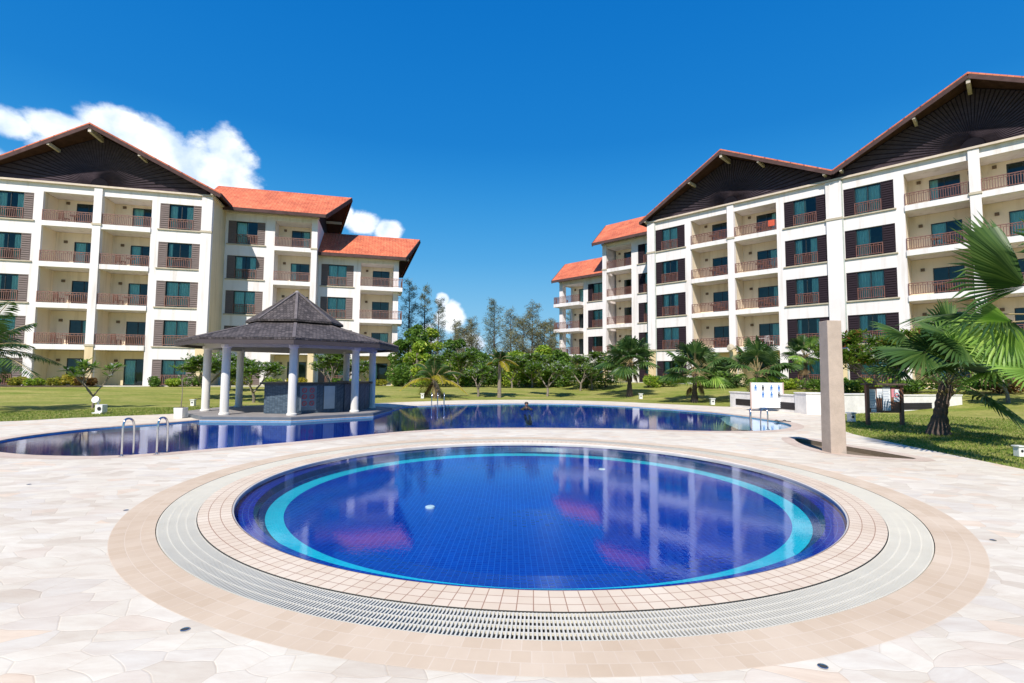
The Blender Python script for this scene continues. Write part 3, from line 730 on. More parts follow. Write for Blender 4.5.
        g = MB().hexa([(X(c + a), .14, z) for a, z in pl], [(X(c + a), .02, z) for a, z in pl]).build('gable_screen', MGABLE, root)
        mb = MB(); nr = 46; z0 = TOPW + .06
        for k in range(nr):
            t0 = math.pi * (k + .12) / nr; t1 = math.pi * (k + .88) / nr; tm = (t0 + t1) / 2
            def reach(t):
                best = 99
                cx_, sz_ = math.cos(t), math.sin(t)
                # distance along the ray to the sloping roof line
                h_ = zt(0) - z0; d = h_ / (sz_ + sl * abs(cx_)); 
                if abs(cx_) > 1e-6: d = min(d, 7.6 / abs(cx_))
                return d * .985
            r0 = .62
            pts = []
            for t in (t0, t1):
                d = reach(t); pts.append(((r0 * math.cos(t), r0 * math.sin(t)), (d * math.cos(t), d * math.sin(t))))
            (a0_, z0_), (a1_, z1_) = pts[0]; (b0_, y0_), (b1_, y1_) = pts[1]
            lo, hi = (.0, -.05) 
            mb.hexa([(X(c + a0_), .018, z0 + z0_), (X(c + a1_), .018, z0 + z1_), (X(c + b1_), .018, z0 + y1_), (X(c + b0_), .018, z0 + y0_)],
                    [(X(c + a0_), -.01, z0 + z0_), (X(c + a1_), -.01, z0 + z1_), (X(c + b1_), -.065, z0 + y1_), (X(c + b0_), -.065, z0 + y0_)])
        mb.build('sunburst', MRAY, g)
        hb = [(.58 * math.cos(math.pi * k / 16), .58 * math.sin(math.pi * k / 16)) for k in range(17)]
        MB().hexa([(X(c + a), .02, z0 + z) for a, z in hb], [(X(c + a), -.10, z0 + z) for a, z in hb]).build('sunburst_hub', boards('hub_timber', (.012, .010, .014), 3), g)
    # ---------------- stepped wings
    def wing(a0, a1, yf, nst, ext, eave_y, ridge_y, ridge_ext, eave_ext, wa, ba, front_proj=0.0, back_y=None, roof_in=None):
        tw = ST * nst - .25; ztop = tw
        apw = sorted({a0, wa[0], wa[1], ba[0], a1 - .001 if ba[1] >= a1 else ba[1], a1})
        zpw = [-1.0]
        bm_ = ST * nst - .75
        for k in range(nst): zpw += [ST * k, ST * k + 2.05, (ST * (k + 1) - .4 if k < nst - 1 else bm_)]
        zpw.append(ztop); zpw = sorted(set(round(z, 4) for z in zpw))
        def sol(i, j):
            a = (apw[i] + apw[i + 1]) / 2; z = (zpw[j] + zpw[j + 1]) / 2
            if z < 0 or z > bm_: return True
            k = int(z // ST); dz = z - k * ST
            if ba[0] < a < ba[1]: return dz > ST - .4 and k < nst - 1
            if wa[0] < a < wa[1]: return dz > 2.05
            return True
        grid_wall('facade_wall', apw, zpw, sol, yf, .24, MW)
        dpt = back_y or yf + 9.0
        mb = MB(); endw0 = yf + (2.1 if front_proj else .24)
        mb.box(X(a1), X(a1 - .24), endw0, dpt, -1, ztop); 
        if front_proj:
            mb.box(X(a1 - .5), X(a1), yf + .24, yf + .5, -1, ztop)      # corner pier
            mb.box(X(ba[0]), X(a1 - .24), yf + 1.97, yf + 2.1, bm_, ztop); mb.box(X(a1 - .24), X(a1), yf + .5, endw0, bm_, ztop)
        mb.box(X(a0), X(a1 - .24), dpt - .24, dpt, -1, ztop); mb.build('side_wall', MW, root)
        mb = MB()
        for k in range(1, nst): mb.box(X(a0 + .01), X(ba[0] - .15), yf + .25, dpt - .3, ST * k - .36, ST * k - .02); mb.box(X(ba[0] - .14), X(a1 - .25), yf + 1.98, dpt - .3, ST * k - .36, ST * k - .02)
        mb.box(X(a0 + .01), X(a1 - .25), yf + 2.15, dpt - .3, ztop - .3, ztop - .02); mb.box(X(a0 + .01), X(a1 - .25), yf + 5, yf + 5.1, -.5, ztop - .4)
        mb.build('storey_floor', MIN, root)
        mb = MB(); mb.box(X(ba[0] - .002), X(ba[0] - .14), yf + .245, yf + 1.97, -.9, bm_); mb.build('partition_wall', MW, root)
        xe = a1 + .35 if front_proj else ba[1] - .003
        for k in range(1, nst):
            mb = MB(); mb.box(X(ba[0] + .003), X(ba[1] - .003), yf - .10 - front_proj, yf + 1.96, ST * k - .38, ST * k)
            if front_proj:
                mb.box(X(ba[1] - .003), X(xe), yf - .10 - front_proj, yf - .17, ST * k - .38, ST * k); mb.box(X(a1 + .002), X(xe), yf - .17, yf + 1.96, ST * k - .38, ST * k)
            mb.build('balcony_floor', MW, root)
        each('balcony_ceiling', MW, [(X(ba[0] + .003), X(ba[1] - .003), yf + .26, yf + 1.96, bm_ + .01, bm_ + .2)])
        for k in range(nst):
            window(wa[0], wa[1], yf, k); balcony(ba[0], ba[1], yf, k, k == nst - 1, lastz=bm_)
            if k:
                e = (xe if front_proj else ba[1]); w_ = round(e - ba[0] - .03, 2)
                link('balcony_railing', cached(('ra', w_, side), lambda: rail_mesh(w_, rail_mat)), root, (min(X(ba[0]), X(e)) + .015, yf - .04 - front_proj, ST * k))
                if front_proj:
                    w2 = round(1.9 + front_proj, 2); me = cached(('ra', w2, side), lambda: rail_mesh(w2, rail_mat))
                    link('balcony_railing', me, root, (X(e - .03), yf - .04 - front_proj, ST * k), R(90))
        ca = (a1 - .5, a1)
        each('column', MW, [(X(ca[0]), X(ca[1]), yf - .16, yf - .002, ST + .04, tw - .14)]); each('column_base', MTAN, [(X(ca[0]), X(ca[1]), yf - .17, yf - .003, -1, ST - .12)])
        each('column_moulding', MSILL, [(X(ca[0] - .05), X(ca[1] + .05), yf - .21, yf - .001, zc - .12, zc + .04) for zc in (ST, (nst - 1) * ST)])
        each('window_sill', MSILL, [(X(wa[0] - .1), X(wa[1] + .1), yf - .10, yf - .001, ST * k - .10, ST * k - .01) for k in range(1, nst)])
        mb = MB(); mb.box(X(a0 + .02), X(a1 + .1), yf - .22, yf - .001, tw - .12, tw + .03); mb.build('cornice', MCORN, root)
        ez = tw + .12; rz = ez + (ridge_y - eave_y) * .66; by = 2 * ridge_y - eave_y; ri = roof_in
        for s_, y0 in ((1, eave_y), (-1, by)):
            P = [(X(ri), y0, ez), (X(a1 + eave_ext), y0, ez), (X(a1 + ridge_ext), ridge_y, rz), (X(ri), ridge_y, rz)]
            link('roof', roof_slab(P, .12), root)
            dn = Vector((0, 0, -.13)); Q = [Vector(p) + dn for p in P]; Q[1] = Q[1] + Vector((X(-.08), s_ * .06, .03)); Q[2] = Q[2] + Vector((X(-.08), 0, 0)); Q[0] = Q[0] + Vector((0, s_ * .06, .03))
            MB().hexa([q + Vector((0, 0, -.06)) for q in Q], Q).build('soffit', MSOFF, root)
            e = Vector((X(.04), 0, -.20)); MB().beam(Vector(P[2]) + e, Vector(P[1]) + e, .08, .36).build('barge_board', MFASC, root)
            MB().beam(Vector(P[0]) + Vector((0, -s_ * .04, -.17)), Vector(P[1]) + Vector((0, -s_ * .04, -.17)), .07, .30).build('fascia', MFASC, root)
            p = Vector(P[2]).lerp(Vector(P[1]), .45); MB().beam((X(a1 - .1), p.y, p.z - .45), (p.x - X(.25), p.y, p.z - .45), .18, .24).build('purlin', MPURL, root)
        # gable end wall under the overhang
        zt = lambda y: rz - .24 - .66 * abs(y - ridge_y)
        y0, y1 = yf + .1, dpt
        pl = [(y0, tw), (y1, tw), (y1, max(tw + .02, zt(y1))), (ridge_y, zt(ridge_y)), (y0, max(tw + .02, zt(y0)))]
        MB().hexa([(X(a1 - .12), y, z) for y, z in pl], [(X(a1 - .01), y, z) for y, z in pl]).build('gable_screen', MGABLE, root)
    wing(0.0, 7.6, 3.5, 5, 0, 2.5, 7.9, 2.6, .75, (.22, 3.2), (4.0, 7.1), 0.0, 13.3, -2.0)
    wing(7.61, 14.95, 4.9, 4, 0, 4.0, 8.6, 2.2, .6, (7.85, 10.75), (11.4, 14.45), .75, 13.3, 7.55)
    return root
def bframe(az, D, s):
    n_ = Vector((math.cos(az), math.sin(az))); t = Vector((-n_.y, n_.x)); return n_ * D + t * s, math.atan2(-t.y, -t.x)
pL, aL = bframe(1.8243, DL, 13.48); pR, aR = bframe(.7831, DR, 24.68)
BL = building('apartment_building', pL, aL, 1, ZL, 'white apartment block with weathered grey shutters behind the pool bar, on the left', MSHUT_G, MRAILL, 2, 3, 'L')
BR = building('apartment_building', pR, aR, -1, ZR, 'white apartment block with nearly black shutters and two big timber gables, on the right', MSHUT_D, MRAIL, 2, 5, 'R')
print('bld', tuple(pL), aL, tuple(pR), aR)

# ------------------------------------------------------------------ pool bar
def cone_roof(r0, z0, r1, z1, thick, name_mat, seg=8):
    """eight sloping faces with UV along the eave"""
    me = bpy.data.meshes.new('roof'); v = []; f = []; uvs = []
    for k in range(seg):
        a = [R(22.5 + 45 * k), R(22.5 + 45 * (k + 1))]
        P = [Vector((r0 * math.cos(a[0]), r0 * math.sin(a[0]), z0)), Vector((r0 * math.cos(a[1]), r0 * math.sin(a[1]), z0)),
             Vector((r1 * math.cos(a[1]), r1 * math.sin(a[1]), z1)), Vector((r1 * math.cos(a[0]), r1 * math.sin(a[0]), z1))]
        i = len(v); u = (P[1] - P[0]).normalized(); nn = (P[1] - P[0]).cross(P[3] - P[0]).normalized(); w_ = nn.cross(u); mid = (P[0] + P[1]) / 2
        for p in P: v.append(tuple(p)); uvs.append(((p - mid).dot(u) + 40, (p - mid).dot(w_)))
        for p in P: v.append((p.x * .995, p.y * .995, p.z - thick)); uvs.append(((p - mid).dot(u) + 40, (p - mid).dot(w_) - thick))
        f += [(i, i + 1, i + 2, i + 3), (i + 7, i + 6, i + 5, i + 4), (i, i + 4, i + 5, i + 1)]
    me.from_pydata(v, [], f); ul = me.uv_layers.new(name='UVMap')
    for l in me.loops: ul.data[l.index].uv = uvs[l.vertex_index]
    me.materials.append(name_mat); return me
bar = empty('pool_bar', (GC.x, GC.y, 0), 'open octagonal pool bar with two-tier grey shingle roof on white round columns', 'pavilion')
MB().prism(octa(RP - .02, Vector((0, 0))), -1.2, .10).build('platform', plain('platform_slate', (.13, .15, .17), .5), bar)
MB().prism(octa(RP - .12, Vector((0, 0))), .101, .112).build('platform_floor', plain('platform_floor', (.27, .25, .24), .7, .15), bar)
for k in range(8):
    a = R(22.5 + 45 * k); x, y = 3.1 * math.cos(a), 3.1 * math.sin(a)
    MB().lathe([(.0, .10), (.175, .10), (.175, .17), (.142, .19), (.137, 2.45), (.18, 2.50), (.18, 2.58), (0, 2.58)], n=20).build('column', MCOLW, bar, (x, y, 0), smooth=False)
mb = MB()
ob, ib = octa(3.24, Vector((0, 0))), octa(2.96, Vector((0, 0)))
for k in range(8):
    a, b, c_, d = ob[k], ob[(k + 1) % 8], ib[(k + 1) % 8], ib[k]
    mb.hexa([(*q, 2.50) for q in (a, b, c_, d)], [(*q, 2.86) for q in (a, b, c_, d)])
mb.build('ring_beam', MCEIL, bar)
link('roof', cone_roof(4.22, 2.78, 1.4, 3.60, .07, MSHIN), bar)
link('upper_roof', cone_roof(1.86, 3.62, .02, 4.90, .07, MSHIN), bar)
mb = MB(); e0, e1 = octa(4.21, Vector((0, 0))), octa(4.14, Vector((0, 0)))
for k in range(8): mb.hexa([(*q, 2.56) for q in (e0[k], e0[(k + 1) % 8], e1[(k + 1) % 8], e1[k])], [(*q, 2.70) for q in (e0[k], e0[(k + 1) % 8], e1[(k + 1) % 8], e1[k])])
mb.build('eave_fascia', plain('eave_fascia', (.06, .045, .045), .6), bar)
mb = MB(); mb.lathe([(4.14, 2.66), (3.2, 2.84)], n=8, a0=R(22.5)); mb.build('eave_soffit', MCEIL, bar, recalc=False)
mb = MB(); mb.lathe([(3.0, 2.82), (.01, 2.9)], n=8, a0=R(22.5)); mb.build('ceiling', MCEIL, bar, recalc=False)
mb = MB(); mb.lathe([(1.45, 3.4), (1.45, 3.86)], n=8, a0=R(22.5)); mb.build('roof_lantern', MFASC, bar, recalc=False)
hp = MB()
for k in range(8):
    a = R(22.5 + 45 * k); hp.beam((4.19 * math.cos(a), 4.19 * math.sin(a), 2.79), (1.5 * math.cos(a), 1.5 * math.sin(a), 3.575), .11, .035); hp.beam((1.84 * math.cos(a), 1.84 * math.sin(a), 3.635), (.05 * math.cos(a), .05 * math.sin(a), 4.92), .10, .035)
hp.build('hip_ridge', plain('hip_shingles', (.14, .118, .114), .8, .3, 6), bar)
MB().lathe([(.0, 4.88), (.10, 4.88), (.08, 4.95), (.0, 5.0)], n=10).build('finial', plain('finial', (.30, .27, .25), .7), bar)
# counter: open ring of tiled wall with stone top
CPTS = [(-.25, -.1), (-.05, -2.12), (.98, -2.22), (2.3, -.95), (2.75, .6), (2.55, 2.0), (1.2, 2.3)]
def strip(pts, th, z0, z1, grow=0.0):
    mb = MB(); 
    for k in range(len(pts) - 1):
        a, b = Vector(pts[k]), Vector(pts[k + 1]); d = (b - a).normalized(); nn = Vector((d.y, -d.x))
        a2 = a - d * grow; b2 = b + d * grow
        q = [a2 + nn * (th / 2 + grow), b2 + nn * (th / 2 + grow), b2 - nn * (th / 2 + grow), a2 - nn * (th / 2 + grow)]
        zo = .0015 * k
        mb.hexa([(p.x, p.y, z0) for p in q], [(p.x, p.y, z1 + zo) for p in q])
    return mb
strip(CPTS, .22, .113, 1.17).build('counter', MSLATE, bar)
strip(CPTS, .22, 1.175, 1.245, .13).build('counter_top', MBARTOP, bar)
# pool rules on the front of the counter
a, b = Vector(CPTS[2]), Vector(CPTS[3]); d = (b - a).normalized(); nn = Vector((d.y, -d.x))
rs = empty('pool_rules_sign', (GC.x + a.x + nn.x * .112 + d.x * .15, GC.y + a.y + nn.y * .112 + d.y * .15, .22), 'pool rules panel with red round prohibition marks on the slate front of the bar counter', 'sign', None, math.atan2(d.y, d.x))
MB().box(0, .62, -.012, 0, 0, .90).build('panel', plain('panel_grey', (.16, .20, .24), .5), rs)
for i in range(6):
    cx_, cz = .17 + .28 * (i % 2), .74 - .24 * (i // 2); mb = MB(); n = 18
    ring_o = [(cx_ + .09 * math.cos(2 * math.pi * k / n), cz + .09 * math.sin(2 * math.pi * k / n)) for k in range(n)]
    ring_i = [(cx_ + .065 * math.cos(2 * math.pi * k / n), cz + .065 * math.sin(2 * math.pi * k / n)) for k in range(n)]
    for k in range(n): mb.hexa([(ring_o[k][0], -.013, ring_o[k][1]), (ring_o[(k + 1) % n][0], -.013, ring_o[(k + 1) % n][1]), (ring_i[(k + 1) % n][0], -.013, ring_i[(k + 1) % n][1]), (ring_i[k][0], -.013, ring_i[k][1])],
                               [(ring_o[k][0], -.019, ring_o[k][1]), (ring_o[(k + 1) % n][0], -.019, ring_o[(k + 1) % n][1]), (ring_i[(k + 1) % n][0], -.019, ring_i[(k + 1) % n][1]), (ring_i[k][0], -.019, ring_i[k][1])])
    mb.beam((cx_ - .055, -.016, cz + .055), (cx_ + .055, -.016, cz - .055), .006, .022, Vector((0, 1, 0)))
    mb.build('prohibition_mark', MREDI, rs)
    if i >= 2: MB().box(cx_ - .10, cx_ + .10, -.016, -.0125, cz - .125, cz - .10).build('caption', MTEXT, rs)
MB().box(0, .42, -.03, 0, 0, .86).build('access_panel', plain('hatch_grey', (.42, .45, .46), .5), bar, (a.x + nn.x * .114 + d.x * 1.05, a.y + nn.y * .114 + d.y * 1.05, .25), math.atan2(d.y, d.x))
# fridge / shelving inside the bar
fr = empty('drinks_fridge', (GC.x + 1.5, GC.y + .9, .112), 'dark upright drinks fridge behind the counter inside the pool bar', 'fridge')
bevel(MB().box(-.35, .35, -.3, .3, 0, 1.05).build('cabinet', plain('fridge_body', (.06, .06, .065), .4), fr)); MB().box(-.29, .29, -.33, -.301, .08, .98).build('door', MGLASS, fr); MB().box(.2, .23, -.37, -.33, .35, .75).build('handle', MSTEEL, fr)

# ------------------------------------------------------------------ shower pillar, rails, lamps, signs, walls
pil = empty('shower_pillar', (6.87, 10.86, 0), 'tall square stone pillar standing at the edge of the sunken pebble basin', 'pillar')
o = MB().hexa([(-.165, -.165, -.1), (.165, -.165, -.1), (.165, .165, -.1), (-.165, .165, -.1)], [(-.15, -.15, 2.80), (.15, -.15, 2.80), (.15, .15, 2.80), (-.15, .15, 2.80)]).build('shaft', MPILL, pil); bevel(o, .012)
MB().tube([(.17, 0, 2.2), (.36, 0, 2.22), (.40, 0, 2.17)], .014).build('shower_arm', MSTEEL, pil); MB().tube([(.16, 0, 1.05), (.20, 0, 1.05)], .03).build('tap', MSTEEL, pil)

def handrail(name, p, q, label, h=.66, group=None):
    """a stainless hoop that rises from the deck at p, curves over and goes into the water at q"""
    p = Vector(p); q = Vector(q); d = q - p; pts = []
    base = (p.x, p.y, 0)
    t = empty(name, base, label, 'handrail', group)
    prof = [(0, 0), (0, .35), (.0, h - .16), (.06, h - .05), (.2, h), (.5, h + .01), (.8, h - .03), (.94, h - .12), (1.0, h - .28), (1.02, .1), (1.02, -.35)]
    for a_, z in prof: pts.append((d.x * a_, d.y * a_, z))
    MB().tube(spline([Vector(x) for x in pts], 3, False), .019, 10).build('tube', MSTEEL, t, smooth=True)
    MB().lathe([(0, .0), (.055, .002), (.055, .014), (.03, .02), (0, .02)], n=14).build('base_flange', MSTEEL, t)
    return t
for px, py, nm in ((121.5, 456.6, 'left'), (156.5, 454.6, 'right')):
    p = gp(px, py); handrail('pool_handrail', p, p + Vector((.0, .29, 0)), 'stainless steel hoop handrail at near edge of the far pool, %s one of the pair' % nm, .69)
p = gp(751, 431.0); handrail('pool_handrail', p + Vector((.05, .1, 0)), p + Vector((.24, .55, 0)), 'stainless hoop handrail in front of the blue icon sign, left one by the shallow end', .62)
p = gp(768, 430.0); handrail('pool_handrail', p + Vector((.05, .1, 0)), p + Vector((.06, .55, 0)), 'stainless hoop handrail below the blue icon sign, right one by the shallow end', .62)
for px, nm in ((432, 'left'), (438, 'middle'), (444.5, 'right')):
    p = gp(px, 405.6); handrail('pool_handrail', p + Vector((-.1, .45, 0)), p + Vector((.0, -.1, 0)), 'thin steel handrail at the far pool back edge, %s of three' % nm, .62)

def garden_lamp(x, y, label, s=1.0):
    z = hz(x, y) + .01
    t = empty('garden_lamp', (x, y, z), label, 'garden lamp', 'small pale lamps on the lawn')
    bevel(MB().box(-.11 * s, .11 * s, -.11 * s, .11 * s, 0, .34 * s).build('housing', MLIT, t)); MB().box(-.14 * s, .14 * s, -.14 * s, .14 * s, .34 * s, .38 * s).build('cap', MLIT, t); MB().lathe([(0, 0), (.05 * s, 0)], n=14).build('lens', MBLACK, t, (0, -.112 * s, .2 * s)).rotation_euler = (R(90), 0, 0)
garden_lamp(-5.6, 31.9, 'small pale box lamp on lawn beyond far pool beside the slim coconut palm', .85)
garden_lamp(8.45, 33.2, 'small pale box lamp beside the left fan palm beyond the far pool', .95)
garden_lamp(11.2, 28.3, 'small pale box lamp just left of the low white garden wall', .95)
garden_lamp(12.3, 18.4, 'small pale box lamp at the left foot of the notice board', .9)
garden_lamp(10.55, 10.6, 'pale box lamp on the grass at the right edge of the picture', .6)
garden_lamp(-15.3, 24.4, 'small pale post lamp before the croton bed of the left block', .8)
garden_lamp(-11.6, 27.8, 'small pale lamp on the lawn seen between the left columns of the pool bar', .75)
# small spotlight figure on the left lawn
p = gp(101, 413)
t = empty('lawn_spotlight', (p.x, p.y, hz(p.x, p.y)), 'white lawn spotlight with round lens and tilted head on a box, near left', 'spotlight')
bevel(MB().box(-.24, .1, -.16, .14, 0, .06).box(-.14, .14, -.13, .13, .061, .36).build('box', MLIT, t)); MB().tube([(-.12, 0, .36), (-.17, 0, .44)], .03).build('bracket', MLIT, t)
MB().lathe([(0, -.1), (.09, -.1), (.13, .08), (0, .1)], n=14).build('head', MLIT, t, (-.18, -.03, .53)).rotation_euler = (R(70), R(20), 0); MB().lathe([(0, 0), (.07, 0), (.07, .02), (0, .02)], n=16).build('lens', MBLACK, t, (.03, -.131, .21)).rotation_euler = (R(90), 0, 0)

# drains and pool fittings
for (px, py), lb in zip([(29, 484.6), (126, 510.5), (185, 630), (823, 667), (993, 540.5)], ['small round floor drain in the paving at the far left', 'round floor drain just left of the tan border ring', 'round floor drain in the paving at the lower left', 'round floor drain in the paving at lower right', 'small round floor drain right of the tan border ring']):
    p = gp(px, py); t = empty('floor_drain', (p.x, p.y, 0), lb, 'floor drain', 'round drains set in the paving')
    MB().lathe([(0, .002), (.027, .002), (.027, .006), (.021, .007), (.020, .004)], n=20).build('rim', MSTEEL, t, recalc=False); MB().lathe([(0, .0035), (.020, .0035)], n=20).build('grid', MCHAN, t, recalc=False)
for (px, py), lb, z in (((430, 508.5), 'white round outlet cover on the blue pool floor left of centre', -.385), ((592, 461.5), 'white round fitting near the far side of the round pool floor, farther one', -.29), ((602, 470.5), 'white round fitting near the far side of the round pool floor, nearer one', -.33)):
    p = gp(px, py, z); t = MB().lathe([(0, .0), (.07, .0), (.07, .03), (.05, .04), (0, .04)], n=24).build('pool_outlet_cover', plain('outlet_white', (.80, .80, .78), .4, .02), None, (p.x, p.y, z)); tag(t, lb, 'outlet cover')
# sandals
p = gp(783, 421.5)
for i, (dx, rz_, lb) in enumerate(((-.16, 1.2, 'dark sandal left on the deck beside the shallow end, left of the pair'), (.12, .9, 'dark sandal left on the deck beside the shallow end, right of the pair'))):
    t = empty('sandal', (p.x + dx, p.y, .003), lb, 'sandal', None, rz_)
    MB().prism([(.05 * math.cos(a) * (1 + .12 * math.sin(a)), .15 * math.sin(a)) for a in np.linspace(0, 2 * math.pi, 18)[:-1]], 0, .022).build('sole', MBLACK, t)
    MB().tube([(-.045, .02, .02), (-.02, .06, .05), (0, .10, .03), (.02, .06, .05), (.045, .02, .02)], .009, 6).build('strap', MBLACK, t)

# icon sign
p0 = gp(752.5, 409.5, 0); 
t = empty('safety_sign', (11.74, 23.3, 0.0), 'white board with rows of blue and black safety icons on posts before the garden wall', 'sign', None, R(-14))
bw, bh, bz = 1.30, 1.14, .16
bevel(MB().box(-bw / 2, bw / 2, 0, .04, bz, bz + bh).build('board', MBOARDW, t), .006)
for x in (-bw / 2 - .03, bw / 2 + .03): MB().box(x - .03, x + .03, -.005, .05, -.1 if False else 0, bz + bh + .02).build('post', plain('sign_post', (.45, .32, .27), .6), t)
mbl, mbk, mtx = MB(), MB(), MB()
for r_ in range(2):
    for c_ in range(4):
        x = -.48 + c_ * .315 + (.0 if c_ < 2 else .04); z = bz + .90 - r_ * .31
        tgt = mbl if (r_ + c_) % 3 != 1 else mbk
        if r_ == 1 and c_ in (0,): continue
        # a little standing figure: head, body, two legs, arm
        n = 8; g_ = 1.35
        tgt.hexa([(x + .034 * math.cos(2 * math.pi * k / n), -.001, z + .105 + .034 * math.sin(2 * math.pi * k / n)) for k in range(n)], [(x + .034 * math.cos(2 * math.pi * k / n), -.005, z + .105 + .034 * math.sin(2 * math.pi * k / n)) for k in range(n)])
        tgt.box(x - .045, x + .045, -.005, -.001, z - .03, z + .066); tgt.box(x - .043, x - .007, -.005, -.001, z - .115, z - .031); tgt.box(x + .007, x + .043, -.005, -.001, z - .115, z - .031)
        tgt.beam((x + .046, -.003, z + .045), (x + .115, -.003, z + (.10 if c_ % 2 else -.03)), .004, .024, Vector((0, 1, 0)))
        MB().box(x - .085, x + .085, -.004, -.001, z - .155, z - .132).build('caption', MTEXT, t)
for k in range(4): mtx.box(-.5 + .06 * (k % 2), .5 - .08 * (k % 3), -.004, -.001, bz + .09 + k * .055, bz + .105 + k * .055)
mbl.build('blue_icons', MBLUEI, t); mbk.build('black_icons', MBLACK, t); mtx.build('printed_text', MTEXT, t)
# notice board
t = empty('notice_board', (12.75, 17.35, hz(12.7, 17.4)), 'brown wooden notice board pinned with white and pink papers beside the leaning palm', 'notice board', None, R(2))
for x in (-.60, .60): MB().box(x - .05, x + .05, -.05, .05, -.2, 1.36).build('post', MWOODB, t)
MB().box(-.545, .545, -.02, .02, .42, 1.30).build('panel', MWOODB, t); MB().box(-.72, .72, -.14, .14, 1.361, 1.42).build('top_rail', MBARKD, t)
for i, (x, z, w_, h_, m_) in enumerate([(-.42, .58, .22, .64, MPAPER), (-.16, .92, .22, .32, MPAPER), (.06, .50, .28, .78, MPAPER), (.31, .95, .13, .30, MPINK), (.42, .80, .20, .42, MPAPER), (-.40, .45, .18, .11, MPAPER)]):
    pp = MB().box(x - w_ / 2, x + w_ / 2, -.026, -.0205, z, z + h_).build('paper', m_, t)
    mm = MB()
    for k in range(int(h_ / .055) - 1): mm.box(x - w_ / 2 + .02, x + w_ / 2 - .02 - .02 * (k % 3), -.0285, -.0265, z + .03 + k * .055, z + .045 + k * .055)
    if m_ is MPAPER: mm.build('print', MTEXT, pp)
MB().lathe([(.05, 0), (.075, 0), (.075, .004), (.05, .004)], n=18).build('prohibition_mark', MREDI, t, (.43, -.0266, 1.02)).rotation_euler = (R(90), 0, 0)

# garden walls
def wall_seg(name, pts, th, z1, label, slots=()):
    t = empty(name, (pts[0][0], pts[0][1], 0), label, 'garden wall'); o = Vector(pts[0])
    q = [Vector(p) - o for p in pts]; 
    d = (q[1] - q[0]).normalized(); nn = Vector((-d.y, d.x)); Ln = (q[1] - q[0]).length
    body = MB(); P = [q[0], q[1], q[1] + nn * th, q[0] + nn * th]
    bevel(body.hexa([(p.x, p.y, -.3) for p in P], [(p.x, p.y, z1) for p in P]).build('wall', MWHITE, t), .015)
    cp = [q[0] - nn * .03 - d * .03, q[1] - nn * .03 + d * .0, q[1] + nn * (th + .03), q[0] + nn * (th + .03) - d * .03]
    MB().hexa([(p.x, p.y, z1 + .002) for p in cp], [(p.x, p.y, z1 + .05) for p in cp]).build('coping', MWHITE, t)
    for a0, a1, za, zb in slots:
        s0 = q[0] + d * (Ln * a0) - nn * .004; s1 = q[0] + d * (Ln * a1) - nn * .004; e = nn * .03
        m_ = MB(); nsl = 4
        m_.hexa([(s0.x, s0.y, za), (s1.x, s1.y, za), (s1.x + e.x, s1.y + e.y, za), (s0.x + e.x, s0.y + e.y, za)], [(s0.x, s0.y, zb), (s1.x, s1.y, zb), (s1.x + e.x, s1.y + e.y, zb), (s0.x + e.x, s0.y + e.y, zb)])
        g = m_.build('slot_grille', MSLOT, t)
        m2 = MB()
        for k in range(nsl):
            z = za + (k + .5) * (zb - za) / nsl; m2.beam((s0.x - nn.x * .012, s0.y - nn.y * .012, z), (s1.x - nn.x * .012, s1.y - nn.y * .012, z), .014, .02)
        m2.build('louvre', MBLACK, g)
    return t
wall_seg('garden_wall', [(11.45, 26.6), (12.55, 22.05)], .35, .74, 'low white garden wall with a long dark grille behind the safety sign', [(.10, .97, .12, .44)])
wl = MB().box(-.0, 1.05, 0, .8, -.2, .86).box(-.03, 1.08, -.03, .83, .862, .91).build('wall_pier', MWHITE, None, (12.5, 21.5, 0)); wl.rotation_euler = (0, 0, R(4)); tag(bevel(wl, .012), 'stout white square pier between the two low garden walls, behind the pillar', 'garden wall')
wall_seg('garden_wall', [(13.55, 22.0), (16.6, 23.0)], .35, .80, 'low white garden wall right of the pillar, plant shadows on it', [])
wall_seg('garden_wall', [(16.62, 22.98), (21.6, 24.3)], .35, .74, 'low white garden wall with dark grille behind the notice board and leaning palm', [(.18, .62, .10, .42)])
# planter with sapling
p = gp(180.5, 418); 
t = empty('square_planter', (p.x, p.y, 0), 'white square planter with thin bare sapling left of the pool bar', 'planter')
bevel(MB().hexa([(-.14, -.14, 0), (.14, -.14, 0), (.14, .14, 0), (-.14, .14, 0)], [(-.16, -.16, .36), (.16, -.16, .36), (.16, .16, .36), (-.16, .16, .36)]).build('pot', MTERR, t)); MB().box(-.13, .13, -.13, .13, .361, .37).build('soil', MSOIL, t)
sp_ = empty('sapling', (p.x, p.y, .37), 'thin bare sapling growing in the white square planter', 'sapling')
MB().tube([(0, 0, 0), (.02, 0, .5), (-.01, .02, 1.0), (.03, 0, 1.35)], [.016, .012, .008, .003], 6).tube([(0, .01, .8), (-.12, 0, 1.1)], [.006, .002], 5).tube([(.01, .01, .95), (.13, .02, 1.2)], [.006, .002], 5).build('stem', MBARK, sp_)

